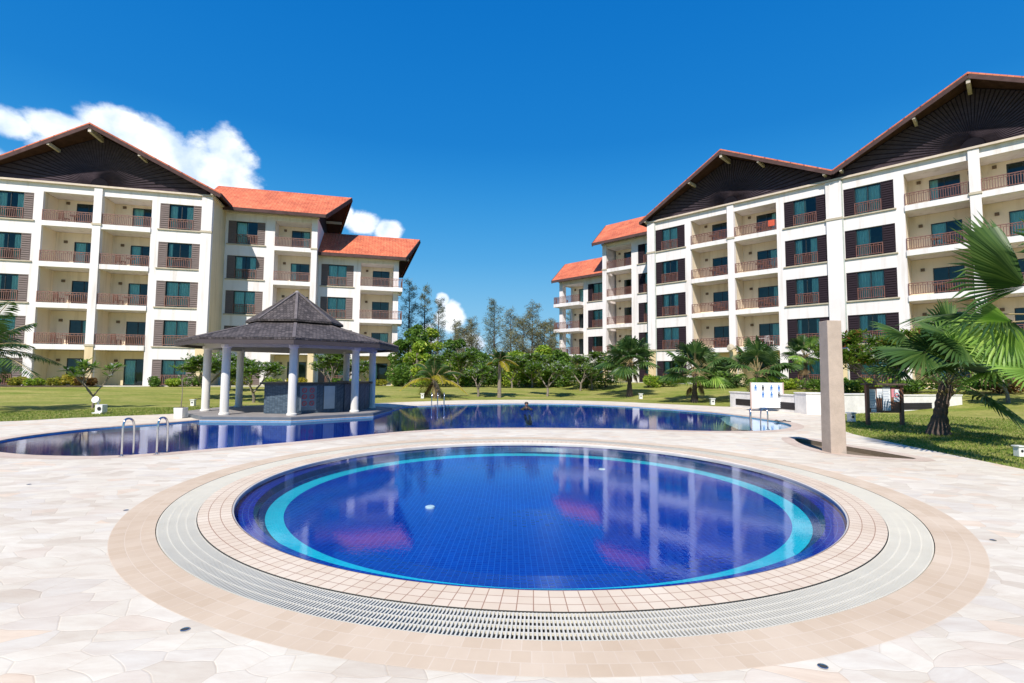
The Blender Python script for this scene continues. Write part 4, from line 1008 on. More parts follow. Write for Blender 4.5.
# ------------------------------------------------------------------ plants
class Leaves:
    """many leaf faces gathered with numpy and written as one mesh"""
    def __init__(s, seed): s.V = []; s.r = np.random.default_rng(seed)
    def quads(s, c, u, v):   # centres, half-axes
        s.V.append(np.stack([c - u, c + v * .9, c + u, c - v * .9], 1))
    def scatter(s, centers, n, size, aspect=.5, droop=0.0, flat=.4):
        r = s.r; c = centers
        d = r.normal(size=(len(c), 3)); d[:, 2] = d[:, 2] * flat - droop; d /= np.linalg.norm(d, axis=1)[:, None]
        e = r.normal(size=(len(c), 3)); e -= d * (e * d).sum(1)[:, None]; e /= np.linalg.norm(e, axis=1)[:, None]
        sz = size * r.uniform(.6, 1.3, size=(len(c), 1))
        s.quads(c, d * sz, e * sz * aspect)
    def blob(s, c, rad, n, size, aspect=.5, shell=.55, droop=0, flat=.6):
        r = s.r; d = r.normal(size=(n, 3)); d /= np.linalg.norm(d, axis=1)[:, None]
        q = r.uniform(0, 1, size=(n, 1)) ** (1 / 3) * (1 - shell) + shell * r.uniform(.7, 1.05, size=(n, 1))
        s.scatter(np.array(c) + d * q * np.array(rad), n, size, aspect, droop, flat)
    def rosette(s, c, n, ln, wd, up=.35):
        r = s.r; a = r.uniform(0, 2 * np.pi, n); el = r.uniform(-.25, 1.1, n) * up * 2
        d = np.stack([np.cos(a) * np.cos(el), np.sin(a) * np.cos(el), np.sin(el)], 1)
        e = np.stack([-np.sin(a), np.cos(a), r.uniform(-.4, .4, n)], 1); e /= np.linalg.norm(e, axis=1)[:, None]
        L_ = ln * r.uniform(.7, 1.15, (n, 1)); s.quads(np.array(c) + d * L_ * .62, d * L_ * .55, e * wd)
    def build(s, name, mat, parent=None):
        V = np.concatenate(s.V).astype(np.float32); n = len(V); me = bpy.data.meshes.new(name)
        me.vertices.add(n * 4); me.vertices.foreach_set('co', V.reshape(-1)); me.loops.add(n * 4); me.loops.foreach_set('vertex_index', np.arange(n * 4, dtype=np.int32))
        me.polygons.add(n); me.polygons.foreach_set('loop_start', np.arange(0, n * 4, 4, dtype=np.int32)); me.update(calc_edges=True)
        me.materials.append(mat); return link(name, me, parent)
def branchy(mb, p, d, ln, rad, lv, r_, tips, spread=.6, up=.15):
    q = p + d * ln * .5 + Vector((r_.uniform(-1, 1), r_.uniform(-1, 1), 0)) * ln * .06; e = p + d * ln
    mb.tube([p, q, e], [rad, rad * .85, rad * .7], 6, True)
    if lv <= 1: tips.append(e)
    if lv == 0: return
    for k in range(r_.choice((2, 3, 3))):
        nd_ = (d + Vector((r_.gauss(0, spread), r_.gauss(0, spread), r_.gauss(up, spread * .4)))).normalized()
        branchy(mb, e, nd_, ln * r_.uniform(.62, .85), rad * .65, lv - 1, r_, tips, spread, up)
def frangipani(x, y, h, label, seed, spread=1.0, mat=None, sparse=1.0, lv=4, ln=.26, group=None, name='frangipani_tree', trunk=.09, z=None):
    r_ = random.Random(seed); zz = hz(x, y) if z is None else z
    t = empty(name, (x, y, zz), label, 'tree', group); mb = MB(); tips = []
    l0 = h * .20; q = Vector((r_.uniform(-.1, .1), r_.uniform(-.1, .1), l0)); mb.tube([(0, 0, -.1), tuple(q * .5 + Vector((.04, 0, 0))), tuple(q)], [trunk, trunk * .85, trunk * .8], 7)
    nb_ = 3
    for k in range(nb_):
        a = 2 * math.pi * (k + r_.random() * .6) / nb_; d = Vector((math.cos(a) * spread, math.sin(a) * spread, 1.0)).normalized(); branchy(mb, q, d, h * .26, trunk * .6, lv - 1, r_, tips, .42 * spread, .1)
    mb.build('trunk', MBARK, t); lf = Leaves(seed)
    for e in tips:
        if r_.random() < sparse:
            lf.rosette(tuple(e), r_.randint(12, 18), ln * r_.uniform(.8, 1.2), ln * .17)
            if sparse > .9:
                for q_ in range(2): lf.rosette((e.x + r_.gauss(0, ln * .9), e.y + r_.gauss(0, ln * .9), e.z - abs(r_.gauss(0, ln * .9)) + .1), r_.randint(8, 14), ln * r_.uniform(.7, 1.1), ln * .16)
    lf.build('crown', mat or LFRAN, t); return t
def bush(x, y, w_, h, label, seed, mat, n=900, size=.10, name='shrub', group=None, aspect=.4, lobes=5, cat='shrub'):
    r_ = random.Random(seed); t = empty(name, (x, y, hz(x, y) - .02), label, cat, group); mb = MB(); lf = Leaves(seed)
    for k in range(6):
        a = r_.uniform(0, 6.28); mb.tube([(0, 0, 0), (math.cos(a) * w_ * .15, math.sin(a) * w_ * .15, h * .35), (math.cos(a) * w_ * .32, math.sin(a) * w_ * .3, h * .75)], [.03, .02, .01], 5)
    mb.build('stem', MBARKD, t)
    for k in range(lobes):
        c = (r_.uniform(-.5, .5) * w_ * .62, r_.uniform(-.5, .5) * w_ * .5, h * r_.uniform(.3, .62)); lf.blob(c, (w_ * .27, w_ * .25, h * .38), n // lobes, size, aspect, .5)
    lf.build('foliage', mat, t); return t
def broadleaf(x, y, h, w_, label, seed, mat, n=5000, size=.20, name='broadleaf_tree', low=.12, group=None, lobes=16):
    r_ = random.Random(seed); t = empty(name, (x, y, hz(x, y) - .02), label, 'tree', group); mb = MB(); lf = Leaves(seed)
    mb.tube([(0, 0, -.1), (.1, 0, h * .25), (0, .1, h * .5), (.05, 0, h * .8)], [.22, .17, .12, .03], 8)
    for k in range(lobes):
        a = r_.uniform(0, 6.28); hh = r_.uniform(low + .1, .93); prof = math.sin(math.pi * min(1, (hh - low) / (1 - low)) ** .7) ** .6
        rr = w_ * .5 * prof * r_.uniform(.35, .85); c = Vector((math.cos(a) * rr, math.sin(a) * rr, h * hh))
        mb.tube([(0, 0, h * min(hh, .7) * .6), tuple(c * .6 + Vector((0, 0, h * hh * .35))), tuple(c)], [.07, .04, .015], 5)
        s_ = w_ * r_.uniform(.13, .22); lf.blob(tuple(c), (s_ * 1.1, s_ * 1.1, s_ * .85), n // lobes, size, .45, .5)
    mb.build('trunk', MBARK, t); lf.build('crown', mat, t); return t
def casuarina(x, y, h, w_, label, seed, mat, dens=1.0, group='feathery casuarinas between the two blocks'):
    r_ = random.Random(seed); rn = np.random.default_rng(seed); t = empty('casuarina_tree', (x, y, hz(x, y) - .05), label, 'tree', group); mb = MB(); lf = Leaves(seed)
    lean = r_.uniform(-.03, .03) * h
    mb.tube([(0, 0, -.1), (lean * .4, 0, h * .4), (lean, 0, h * .97)], [.04 + h * .012, .03 + h * .007, .015], 7)
    nb_ = int(66 * dens)
    for k in range(nb_):
        f = .07 + .91 * (k / nb_) ** 1.0; a = r_.uniform(0, 6.28); L_ = w_ * .5 * (1.08 - f) ** .62 * r_.uniform(.5, 1.15) + .25
        z0 = h * f; d = Vector((math.cos(a), math.sin(a), r_.uniform(.35, .9))); b0 = Vector((lean * f, 0, z0)); e = b0 + d.normalized() * L_
        mb.tube([b0, b0.lerp(e, .5) + Vector((0, 0, .05 * L_)), e], [.035 * (1.2 - f), .02, .006], 5)
        m_ = int(85 * dens * (.5 + L_ / 2)); tt = rn.uniform(.2, 1.08, m_) ** .8; c = np.array(b0)[None] + (np.array(e - b0))[None] * tt[:, None] + rn.normal(size=(m_, 3)) * (.10 + .10 * L_) * np.array([1, 1, .8])
        lf.scatter(c, m_, .21, .10, .25, .7)
    mb.build('trunk', MBARKD, t); lf.build('crown', mat, t); return t
def fan_leaf(mb, H, d, nrm, rad, seg=26, spread=R(135), droop=.16, seed=0, split=.42):
    r_ = random.Random(seed); H = Vector(H); d = Vector(d).normalized(); nrm = Vector(nrm); nrm = (nrm - d * nrm.dot(d)).normalized(); sd_ = nrm.cross(d)
    dphi = 2 * spread / seg
    def P(phi, r, lift):
        e = d * math.cos(phi) + sd_ * math.sin(phi); L_ = rad * (.80 + .20 * math.cos(phi)) * r
        return H + e * L_ + nrm * (lift - .10 * rad * abs(math.sin(phi)) * r) - Vector((0, 0, 1)) * droop * rad * r ** 2.2
    for k in range(seg):
        ph = -spread + dphi * (k + .5); j = r_.uniform(.9, 1.06); bend = r_.uniform(-.03, .03) * rad
        a0, a1 = ph - dphi / 2, ph + dphi / 2
        root = P(ph, .03, 0); m0 = P(a0, split * j, -.018 * rad); m1 = P(a1, split * j, -.018 * rad); mc = P(ph, split * j, .022 * rad)
        tip = P(ph + bend, 1.0 * j, 0) - Vector((0, 0, 1)) * r_.uniform(0, .10) * rad
        q0 = P(a0 + dphi * .16, .78 * j, -.006 * rad); q1 = P(a1 - dphi * .16, .78 * j, -.006 * rad); qc = P(ph, .78 * j, .012 * rad)
        i = len(mb.v); mb.v += [tuple(x) for x in (root, m0, mc, m1, q0, qc, q1, tip)]
        mb.f += [(i, i + 1, i + 2), (i, i + 2, i + 3), (i + 1, i + 4, i + 5, i + 2), (i + 2, i + 5, i + 6, i + 3), (i + 4, i + 7, i + 5), (i + 5, i + 7, i + 6)]
def fan_palm(x, y, hub_h, label, seed, nl=26, pet=1.1, rad=1.0, trunk=.16, lean=(0, 0), z=None, skirt=10, group=None, low=-.5, young=5, extra=None, seg=24, mat=None):
    r_ = random.Random(seed); zz = hz(x, y) if z is None else z; t = empty('fan_palm', (x, y, zz - .03), label, 'palm', group)
    top = Vector((lean[0], lean[1], hub_h)); mb = MB()
    n = 14; pts = [Vector((0, 0, -.05)).lerp(top, k / n) + Vector((lean[0] * -.15 * math.sin(math.pi * k / n), 0, 0)) for k in range(n + 1)]
    mb.tube(pts, [trunk * (1.45 - .75 * min(1, k / n * 2.2) + (.10 if k % 2 else 0)) for k in range(n + 1)], 10)
    mb.build('trunk', MBARKD, t)
    lv, ly, pt, dd, bt = MB(), MB(), MB(), MB(), MB()
    for k in range(20):
        a = r_.uniform(0, 6.28); z0 = -r_.uniform(.05, .45); bt.tube([top + Vector((0, 0, z0)), top + Vector((math.cos(a) * trunk * 1.6, math.sin(a) * trunk * 1.6, z0 + .22))], [.035, .012], 5)
    bt.build('leaf_bases', MPET, t)
    dirs = []
    for k in range(nl):
        f = k / (nl - 1); el = R(86) * (1 - f) + low * f + r_.gauss(0, .10); a = k * 2.399 + r_.gauss(0, .2); dirs.append((a, el, k))
    for a, el, k in dirs:
        d = Vector((math.cos(a) * math.cos(el), math.sin(a) * math.cos(el), math.sin(el))); L_ = pet * r_.uniform(.75, 1.1)
        h0 = top + Vector((math.cos(a) * .05, math.sin(a) * .05, 0)); mid = h0 + d * L_ * .5 + Vector((0, 0, .04)); e = h0 + d * L_ - Vector((0, 0, .10 * L_ * (1 - math.sin(max(el, 0)))))
        pt.tube([h0, mid, e], [.022, .016, .011], 5)
        dl = (d - Vector((0, 0, .22 * (1.2 - math.sin(el))))).normalized(); up = Vector((0, 0, 1)) if abs(dl.z) < .92 else Vector((-math.cos(a), -math.sin(a), .3))
        nrm = (up * 1.0 + Vector((-math.cos(a), -math.sin(a), 0)) * .55 + Vector((r_.uniform(-.3, .3), r_.uniform(-.3, .3), 0)))
        lw_ = k >= nl - young
        if lw_: e = h0.lerp(e, .62)
        fan_leaf(ly if (lw_ and k % 3) or r_.random() < .10 else lv, e, dl, nrm, rad * r_.uniform(.85, 1.1) * (.6 if lw_ else 1), seg, R(r_.uniform(100, 140)), .14 + .14 * f, seed * 100 + k)
    for k in range(skirt):
        a = r_.uniform(0, 6.28); e = top + Vector((math.cos(a) * .32, math.sin(a) * .32, -.55 - r_.random() * .3)); pt.tube([top, e], [.015, .01], 5)
        fan_leaf(dd, e, (math.cos(a) * .3, math.sin(a) * .3, -1), (math.cos(a), math.sin(a), .3), rad * .6, 14, R(70), .05, seed * 77 + k)
    if extra: extra(t, lv, ly, pt, top)
    pt.build('petioles', MPET, t, recalc=False); lv.build('crown', mat or LPALM, t, recalc=False)
    if ly.f: ly.build('young_leaves', LPALML, t, recalc=False)
    if dd.f: dd.build('dead_leaves', LDEAD, t, recalc=False)
    return t
def feather_frond(lf, rach, base, a, el, L_, droop, nleaf=46, lw=.028, ll=.55, rn=None, hang=.5):
    base = Vector(base); n = 12; pts = []; d = Vector((math.cos(a) * math.cos(el), math.sin(a) * math.cos(el), math.sin(el)))
    for k in range(n + 1):
        s_ = k / n; pts.append(base + d * L_ * s_ - Vector((0, 0, 1)) * droop * L_ * s_ ** 2)
    rach.tube(pts, [.035 * (1 - .85 * k / n) + .004 for k in range(n + 1)], 5)
    V = []
    for k in range(nleaf):
        s_ = .12 + .88 * k / nleaf; q = s_ * n; i = min(n - 1, int(q)); p = pts[i].lerp(pts[i + 1], q - i); tg = (pts[i + 1] - pts[i]).normalized(); sd_ = tg.cross(Vector((0, 0, 1))).normalized(); up = sd_.cross(tg)
        l_ = ll * (math.sin(math.pi * (s_ * .85 + .12)) ** .6) * (.85 + .3 * rn.random())
        for sg_ in (-1, 1):
            dd = (sd_ * sg_ + tg * .55 + up * .15 - Vector((0, 0, hang * (.6 + .6 * rn.random())))).normalized(); wv = tg * lw
            m_ = p + dd * l_ * .5; e = p + dd * l_ - Vector((0, 0, .12 * l_)); V.append([p - wv * .5, m_ - wv, e, m_ + wv])
    lf.V.append(np.array([[list(x) for x in q] for q in V]))
def feather_palm(x, y, h, label, seed, nf=16, L_=2.2, trunk=.1, lean=(0, 0), yellow=3, z=None, els=(1.3, -.4), droop=.45, name='feather_palm', ll=.5, az=None, dead=0):
    rn = random.Random(seed); zz = hz(x, y) if z is None else z; t = empty(name, (x, y, zz - .02), label, 'palm')
    top = Vector((lean[0], lean[1], h)); mb = MB(); n = 8
    mb.tube([Vector((0, 0, 0)).lerp(top, k / n) + Vector((-lean[0] * .2 * math.sin(math.pi * k / n), 0, 0)) for k in range(n + 1)], [trunk * (1.3 - .5 * k / n) for k in range(n + 1)], 9); mb.build('trunk', MBARK, t)
    lf, ly, ra = Leaves(seed), Leaves(seed + 1), MB()
    for k in range(nf):
        f = k / max(1, nf - 1); a = k * 2.399 + rn.gauss(0, .15) if az is None else az[k % len(az)] + rn.gauss(0, .12); el = els[0] * (1 - f) + els[1] * f
        feather_frond(ly if k >= nf - yellow else lf, ra, top, a, el, L_ * rn.uniform(.8, 1.1), droop * (.7 + .6 * f), 44, .03, ll, rn)
    ra.build('fronds_midrib', MPET, t); lf.build('crown', LPALM, t)
    if ly.V: ly.build('yellow_fronds', LYEL, t)
    if dead:
        ld, r2 = Leaves(seed + 3), MB()
        for k in range(dead): feather_frond(ld, r2, top, rn.uniform(0, 6.28), -.7 - .4 * rn.random(), L_ * .8, .3, 36, .025, ll * .7, rn)
        r2.build('dead_midrib', MBARKD, t); ld.build('dead_fronds', LDEAD, t)
    return t

# --- between the blocks (background)
for i, (px, dep, h, w_, m_, lb) in enumerate([
    (408, 58, 12.0, 3.8, LCAS, 'dark casuarina close to the end gable of the left block'),
    (424, 60, 11.8, 2.6, LCAS, 'tall narrow casuarina, second from the left block'),
    (437, 66, 10.8, 3.2, LCAS, 'thin casuarina in front of the small white cloud'),
    (472, 62, 7.6, 3.6, LBROWNC, 'low brownish casuarina right of the small cloud'),
    (494, 60, 9.7, 4.2, LCAS, 'tall spreading casuarina in the middle of the gap between the blocks'),
    (511, 64, 8.8, 4.4, LBROWNC, 'brownish casuarina right of the middle of the gap'),
    (531, 58, 8.9, 4.4, LBROWNC, 'tall bushy casuarina with pointed top left of the right block'),
    (551, 62, 7.6, 3.4, LBROWNC, 'shorter brownish casuarina next to the right block'),
    (455, 70, 8.2, 3.6, LBROWNC, 'far casuarina standing just behind the green broadleaf trees'),
    (572, 82, 12.0, 5.0, LCAS, 'pale distant casuarina half hidden by the right block'),
    (390, 70, 10.5, 3.2, LCAS, 'casuarina mostly hidden behind the balconies of the left block')]):
    p = at(px, 380, dep); casuarina(p.x, dep, h, w_, lb, 40 + i, m_, .82)
# a dense dark belt of far trees closing the horizon
lf = Leaves(5); rb = random.Random(11); tr = MB()
for k in range(150):
    x = rb.uniform(-110, 110); y = rb.uniform(84, 110); h = rb.uniform(2.8, 5.5)
    lf.blob((x, y, h * .5), (2.6, 2.4, h * .55), 300, .34, .45, .5); tr.tube([(x, y, 0), (x, y, h * .8)], [.15, .05], 5)
wd = lf.build('far_woodland', LDARK); wd['kind'] = 'stuff'
tw_ = tr.build('woodland_trunks', MBARKD, wd)
for i, (px, dep, h, w_, m_, lb) in enumerate([
    (410, 47, 6.3, 3.6, LG, 'large green broadleaf tree against the end of the left block'),
    (430, 50, 5.6, 3.8, LBRIGHT, 'bright green leafy tree behind the yellowing feather palm'),
    (455, 49, 4.6, 3.8, LG, 'mid green bushy tree right of the feather palm'),
    (475, 52, 3.9, 3.6, LG, 'rounded low tree left of the slim coconut palm'),
    (416, 44.5, 3.9, 2.8, LBRIGHT, 'low bright yellow-green tree at the corner of the left block'),
    (519, 47, 3.3, 3.4, LBRIGHT, 'round bushy tree right of the slim coconut palm'),
    (541, 48, 3.5, 3.4, LBRIGHT, 'light green bushy tree midway between coconut palm and right block'),
    (558, 49, 3.2, 2.8, LG, 'dark bushy tree at the near corner of the right block')]):
    p = at(px, 380, dep); broadleaf(p.x, dep, h, w_, lb, 60 + i, m_, 4200, .17, low=.05)
for i, (px, dep, h, lb, m_, spr) in enumerate([
    (458, 43, 3.3, 'white-flowering frangipani left of the coconut palm', LFRAN, 1.0), (478, 34, 2.4, 'small leafy frangipani just left of the slim coconut palm', LFRAN, .7),
    (512, 43, 3.0, 'frangipani bush right of the coconut palm trunk', LFRAN, 1.1), (532, 43.5, 3.1, 'broad frangipani in the middle of the tree row', LFRAN, 1.1),
    (547, 35, 2.9, 'small frangipani with pale thin trunk alone on the lawn', LFRAN, .9), (592, 41, 3.4, 'large whitish frangipani before the far wing of the right block', LFRAN, 1.2),
    (580, 40.5, 2.7, 'frangipani at the left of the right block ground floor', LFRAN, 1.0)]):
    p = at(px, 380, dep); frangipani(p.x, dep, h, lb, 80 + i, spr, m_, .95, 5 if h > 2.95 else 4, .30)
p = gp(498, 398.5, .15); feather_palm(p.x, 33.5, 2.5, 'slim straight coconut palm with pale trunk on the lawn beyond the far pool', 21, 11, 1.25, .11, (0, 0), 3, els=(1.35, .0), name='coconut_palm', ll=.4)
p = at(436, 400, 31.5); feather_palm(p.x, 32.5, 1.15, 'short feather palm with yellowing and dead drooping fronds behind the pool rails', 22, 15, 2.6, .16, (-.3, 0), 5, els=(1.45, .25), droop=.55, ll=.55, dead=5)
p = at(420, 385, 42.5); bush(p.x, 42.5, 1.6, 1.0, 'small green shrub at the end wall of the left block', 30, LBRIGHT, 700, .10)
bed = [(405, 41.5, 1.6, .8, LBRIGHT), (390, 41, 1.6, .7, LCROT)]
# --- left block planting
def lpos(s_, off):   # metres along / in front of the left facade
    n_ = nL; t_ = Vector((-n_.y, n_.x)); q = n_ * (DL - off) + t_ * s_; return q.x, q.y
for i, (s_, off, w_, h, m_, lb) in enumerate([
    (26.5, 1.2, 1.5, .8, LG, 'dark green round shrub at the far left of the bed'), (25.0, 1.1, 1.4, .9, LCROT, 'yellow-green croton, second in the left bed'), (23.9, 1.3, 1.4, .75, LBRIGHT, 'bright low shrub behind the forked frangipani stem'),
    (22.9, 1.2, 1.3, .85, LCROT, 'yellow croton left of the tan column base'), (21.9, 1.0, 1.3, 1.0, LYEL, 'very yellow croton in front of the tan column base'), (20.9, 1.2, 1.2, .8, LRED, 'reddish low croton at the right end of the bed'), 
    (16.6, 1.1, 1.4, .9, LG, 'green shrub under the ground floor window left of the pool bar'), (15.2, 1.2, 1.5, .7, LBRIGHT, 'bright shrub under the ground floor window by the corner'), (13.9, 1.1, 1.4, 1.0, LG, 'leafy shrub at the main corner of the left block'),
    (11.4, -1.6, 1.6, .9, LCROT, 'yellowish shrub in the recess seen through the pool bar'), (8.9, -1.7, 1.6, .9, LBRIGHT, 'bright green shrub seen above the bar counter'), (6.9, -1.7, 1.7, .8, LYEL, 'yellow shrub seen over the bar counter'),
    (4.0, -2.8, 1.7, .8, LG, 'dark shrub right of the pool bar at the wall'), (2.2, -2.8, 1.8, .75, LBRIGHT, 'light green shrub under the last ground floor window'), (.2, -2.7, 1.9, .8, LCROT, 'croton shrub under the corner balcony'), (-1.6, -2.4, 1.6, .7, LG, 'low shrub just beyond the last tan column')]):
    x, y = lpos(s_, off); bush(x, y, w_, h, lb, 110 + i, m_, 900, .10)
x, y = lpos(22.2, 1.5)
mb = MB(); 
bedm = struct(MB().box(-3.4, 3.4, -.7, .7, -.1, .07).build('flower_bed', MSOIL, None, (lpos(23.8, 1.2)[0], lpos(23.8, 1.2)[1], ZL - .03), 1.8243 - R(90)))
bedp = struct(MB().box(-12, 9.5, -.5, .35, -.4, .03).build('plinth_path', plain('plinth', (.55, .50, .42), .8), None, (lpos(16.5, .3)[0], lpos(16.5, .3)[1], ZL - .0), 1.8243 - R(90)))
p = gp(66, 409); frangipani(p.x + .25, 22.5, 2.6, 'small forked frangipani with few leaves on the left lawn', 131, .75, LFRAN, .75, 3, .34, trunk=.055)
for i, (px, dep, h, spr, lb) in enumerate([(203, 29, 2.7, .9, 'frangipani just left behind the first pool bar columns'), (254, 27.5, 2.5, .85, 'round frangipani seen between the pool bar columns'), (331, 30, 2.9, 1.0, 'frangipani seen above the bar counter on its right'), (228, 34, 2.4, .9, 'farther frangipani behind the left pool bar columns')]):
    p = at(px, 390, dep); frangipani(p.x, dep, h, lb, 140 + i, spr, LFRAN, 1.0, 5, .26)
# feather palm off the left edge: fronds reach into the picture
p = at(-30, 400, 20); feather_palm(p.x, 20, 2.35, 'coconut palm at the left edge with long fronds reaching into the picture', 151, 15, 2.9, .17, (0, 0), 0, els=(1.1, .05), droop=.34, name='coconut_palm', ll=.75)
# --- right side planting
for i, (px, dep, hub, pet, rad, nl, lb, sk) in enumerate([
    (629.5, 35.2, 2.35, 1.25, 1.25, 26, 'full fan palm with thick dark trunk on the lawn, first before the right block', 3),
    (694.5, 30.2, 1.75, 1.25, 1.15, 24, 'fan palm with bright yellow-green lower leaves, second before the right block', 3),
    (757, 29.0, 1.75, 1.35, 1.15, 22, 'fan palm standing just behind the white safety sign', 4),
    (806, 33.5, 2.2, .9, .85, 18, 'small fan palm left of the stone pillar behind the garden wall', 3)]):
    p = at(px, 395, dep); fan_palm(p.x, dep, hub, lb, 160 + i, nl, pet, rad, .17, (.05, 0), None, sk, None, -.42, 5)
for i, (px, dep, w_, h, m_, lb) in enumerate([
    (716, 37, 2.6, 1.7, LG, 'leafy green bush between the second and third fan palm'), (735, 36.5, 2.2, 1.2, LDARK, 'dark low bush left of the safety sign palm'), (664, 40, 2.0, 1.0, LG, 'low bush between the first two fan palms'), (648, 40, 1.8, 1.1, LBRIGHT, 'light green bush right of the first fan palm'),
    (606, 42, 2.4, 1.6, LG, 'dark green bush at the foot of the whitish frangipani'), (783, 34, 2.0, .9, LBRIGHT, 'yellow-green bush above the low white wall'), (824, 32, 2.4, .9, LG, 'hedge piece just left of the stone pillar'), (850, 31, 2.6, .9, LG, 'hedge piece just right of the stone pillar'), (875, 30, 2.8, .95, LBRIGHT, 'bright hedge piece behind the notice board'),
    (915, 29, 2.8, .9, LG, 'hedge behind the second dark wall grille'), (955, 28, 2.8, 1.0, LG, 'hedge right of the leaning palm'), (1000, 27, 2.8, 1.0, LRED, 'reddish croton hedge at the right edge'), (700, 38, 2.0, .8, LBRIGHT, 'small bright bush behind the second fan palm')]):
    p = at(px, 390, dep); bush(p.x, dep, w_, h, lb, 180 + i, m_, 1100, .11)
p = at(889, 395, 25.5); frangipani(p.x, 25.5, 4.3, 'big frangipani with reddish blooms behind the notice board', 201, 1.25, LFRAN2, 1.0, 5, .34)
p = at(872, 395, 27); frangipani(p.x, 27, 3.6, 'frangipani partly behind the stone pillar', 202, 1.0, LFRAN, 1.0, 5, .32)
p = at(1008, 395, 24); frangipani(p.x, 24, 3.6, 'frangipani with orange leaves behind the right-edge palm', 203, 1.2, LFRAN2, 1.0, 5, .32)
# leaning palm on the near lawn
def near_extra(t, lv, ly, pt, top):
    o = Vector(t.location)
    for (hx, hy, hd, tx, ty, rad, m_, nr, sp_) in [
        (925, 352, 14.2, 868, 352, 1.45, lv, (.1, -.5, 1), 120), (960, 342, 14.2, 915, 322, 1.5, lv, (.0, -.7, .8), 100), (905, 335, 15.2, 872, 322, 1.2, lv, (0, -.6, .8), 110), (950, 330, 15.0, 935, 300, 1.2, lv, (0, -1, .4), 110), (1000, 345, 14.8, 1030, 335, 1.2, lv, (0, -.7, .8), 110), (985, 395, 14.0, 1022, 416, 1.3, lv, (.1, -.3, 1), 120),
        (975, 352, 14.3, 985, 300, 1.4, lv, (0, -1, .4), 120)]:
        H = at(hx, hy, hd) - o; T = at(tx, ty, hd - .2) - o
        pt.tube([top, top.lerp(H, .55) + Vector((0, 0, .12)), H], [.03, .02, .014], 6); fan_leaf(m_, H, T - H, nr, rad, 34, R(sp_), .12, int(hx), .42)
p = gp(941, 434); fan_palm(p.x, p.y + .1, 1.45, 'stout leaning fan palm on the near right lawn beside the notice board', 211, 11, 1.15, 1.15, .22, (.30, 0), None, 0, None, .25, 0, near_extra, 34)
# palm beyond the right edge whose leaves hang into the picture
def edge_extra(t, lv, ly, pt, top):
    o = Vector(t.location)
    for (hx, hy, hd, tx, ty, rad, m_, nr, sp_) in [
        (1026, 286, 9.6, 958, 228, 1.95, lv, (-.1, -.9, .5), 60), (1012, 322, 9.4, 972, 352, 1.05, ly, (-.1, -1, .35), 105), (1000, 314, 10.0, 905, 318, 1.7, lv, (0, -.25, 1), 60), (1040, 372, 9.2, 995, 366, 1.05, ly, (0, -.6, 1), 80), (1075, 250, 9.6, 1050, 180, 1.5, lv, (0, -.9, .5), 100)]:
        H = at(hx, hy, hd) - o; T = at(tx, ty, hd - .1) - o
        pt.tube([top, top.lerp(H, .55) + Vector((0, 0, .15)), H], [.03, .02, .014], 6); fan_leaf(m_, H, T - H, nr, rad, 36, R(sp_), .06, int(hx), .42)
p = at(1130, 440, 10.2); fan_palm(p.x, 10.2, 2.6, 'fan palm rooted beyond the right edge with large leaves hanging into the picture', 212, 9, .9, 1.1, .22, (0, 0), 0, 3, None, -.3, 0, edge_extra, 30)

# ------------------------------------------------------------------ more greenery closing the gap between the blocks
for i, (px, dep, w_, h, m_, lb) in enumerate([
    (400, 44, 2.6, 2.3, LG, 'tall green bush against the end wall of the left block'), (446, 45, 3.0, 2.4, LBRIGHT, 'bright wide bush below the broadleaf trees, left'), (466, 46, 3.0, 2.1, LBRIGHT, 'green bush behind the small frangipani and coconut palm'),
    (488, 46, 2.8, 2.0, LG, 'dark bush right behind the slim coconut palm trunk'), (504, 47, 2.8, 1.9, LBRIGHT, 'mid green bush right of the coconut palm in the back row'), (526, 46, 3.0, 2.2, LBRIGHT, 'thick green bush at the centre of the back row'),
    (550, 46, 3.0, 2.3, LBRIGHT, 'pale green bush in the back row near the right block'), (567, 45, 2.6, 2.2, LG, 'green bush at the corner of the right block far wing'), (586, 43, 2.8, 2.0, LG, 'dark bush before the tan corner of the far wing')]):
    p = at(px, 385, dep); bush(p.x, dep, w_, h, lb, 300 + i, m_, 2200, .13, lobes=8)
for i, (px, dep, h, w_, m_, lb) in enumerate([(462, 57, 6.2, 5.4, LBROWNC, 'broad hazy brown-green casuarina behind the bushes, left of centre'), (522, 55, 6.8, 5.4, LBROWNC, 'broad hazy casuarina thicket in the middle'), (545, 56, 6.4, 5.0, LBROWNC, 'broad hazy casuarina near the right block')]):
    p = at(px, 380, dep); casuarina(p.x, dep, h, w_, lb, 330 + i, m_, .8)

# ------------------------------------------------------------------ swimmer resting at the far pool edge
def skin_body(name, verts, edges, rads, mat, parent, root_i=0):
    me = bpy.data.meshes.new(name); me.from_pydata(verts, edges, []); me.materials.append(mat)
    o = link(name, me, parent); sk = o.modifiers.new('skin', 'SKIN')
    for v_, r_ in zip(me.skin_vertices[0].data, rads): v_.radius = r_ if isinstance(r_, tuple) else (r_, r_)
    me.skin_vertices[0].data[root_i].use_root = True
    sb = o.modifiers.new('sub', 'SUBSURF'); sb.levels = 2; sb.render_levels = 2; return o
p = gp(526.5, 405.6, -.03)
sw = empty('person', (p.x, p.y, -.20), 'swimmer with short dark hair, only the head above water near the far pool back edge', 'person')
V = [(0, .74, -.02), (0, .50, -.0), (0, .26, .02), (0, .07, .06), (0, .01, .14), (0, -.02, .22), (0, -.02, .30),
     (-.14, .05, .03), (-.30, -.08, -.04), (-.20, -.30, -.03), (-.16, -.38, -.04), (.14, .05, .03), (.30, -.08, -.04), (.20, -.30, -.03), (.16, -.38, -.04),
     (-.11, .85, -.05), (-.12, 1.25, -.10), (.11, .85, -.05), (.12, 1.25, -.10)]
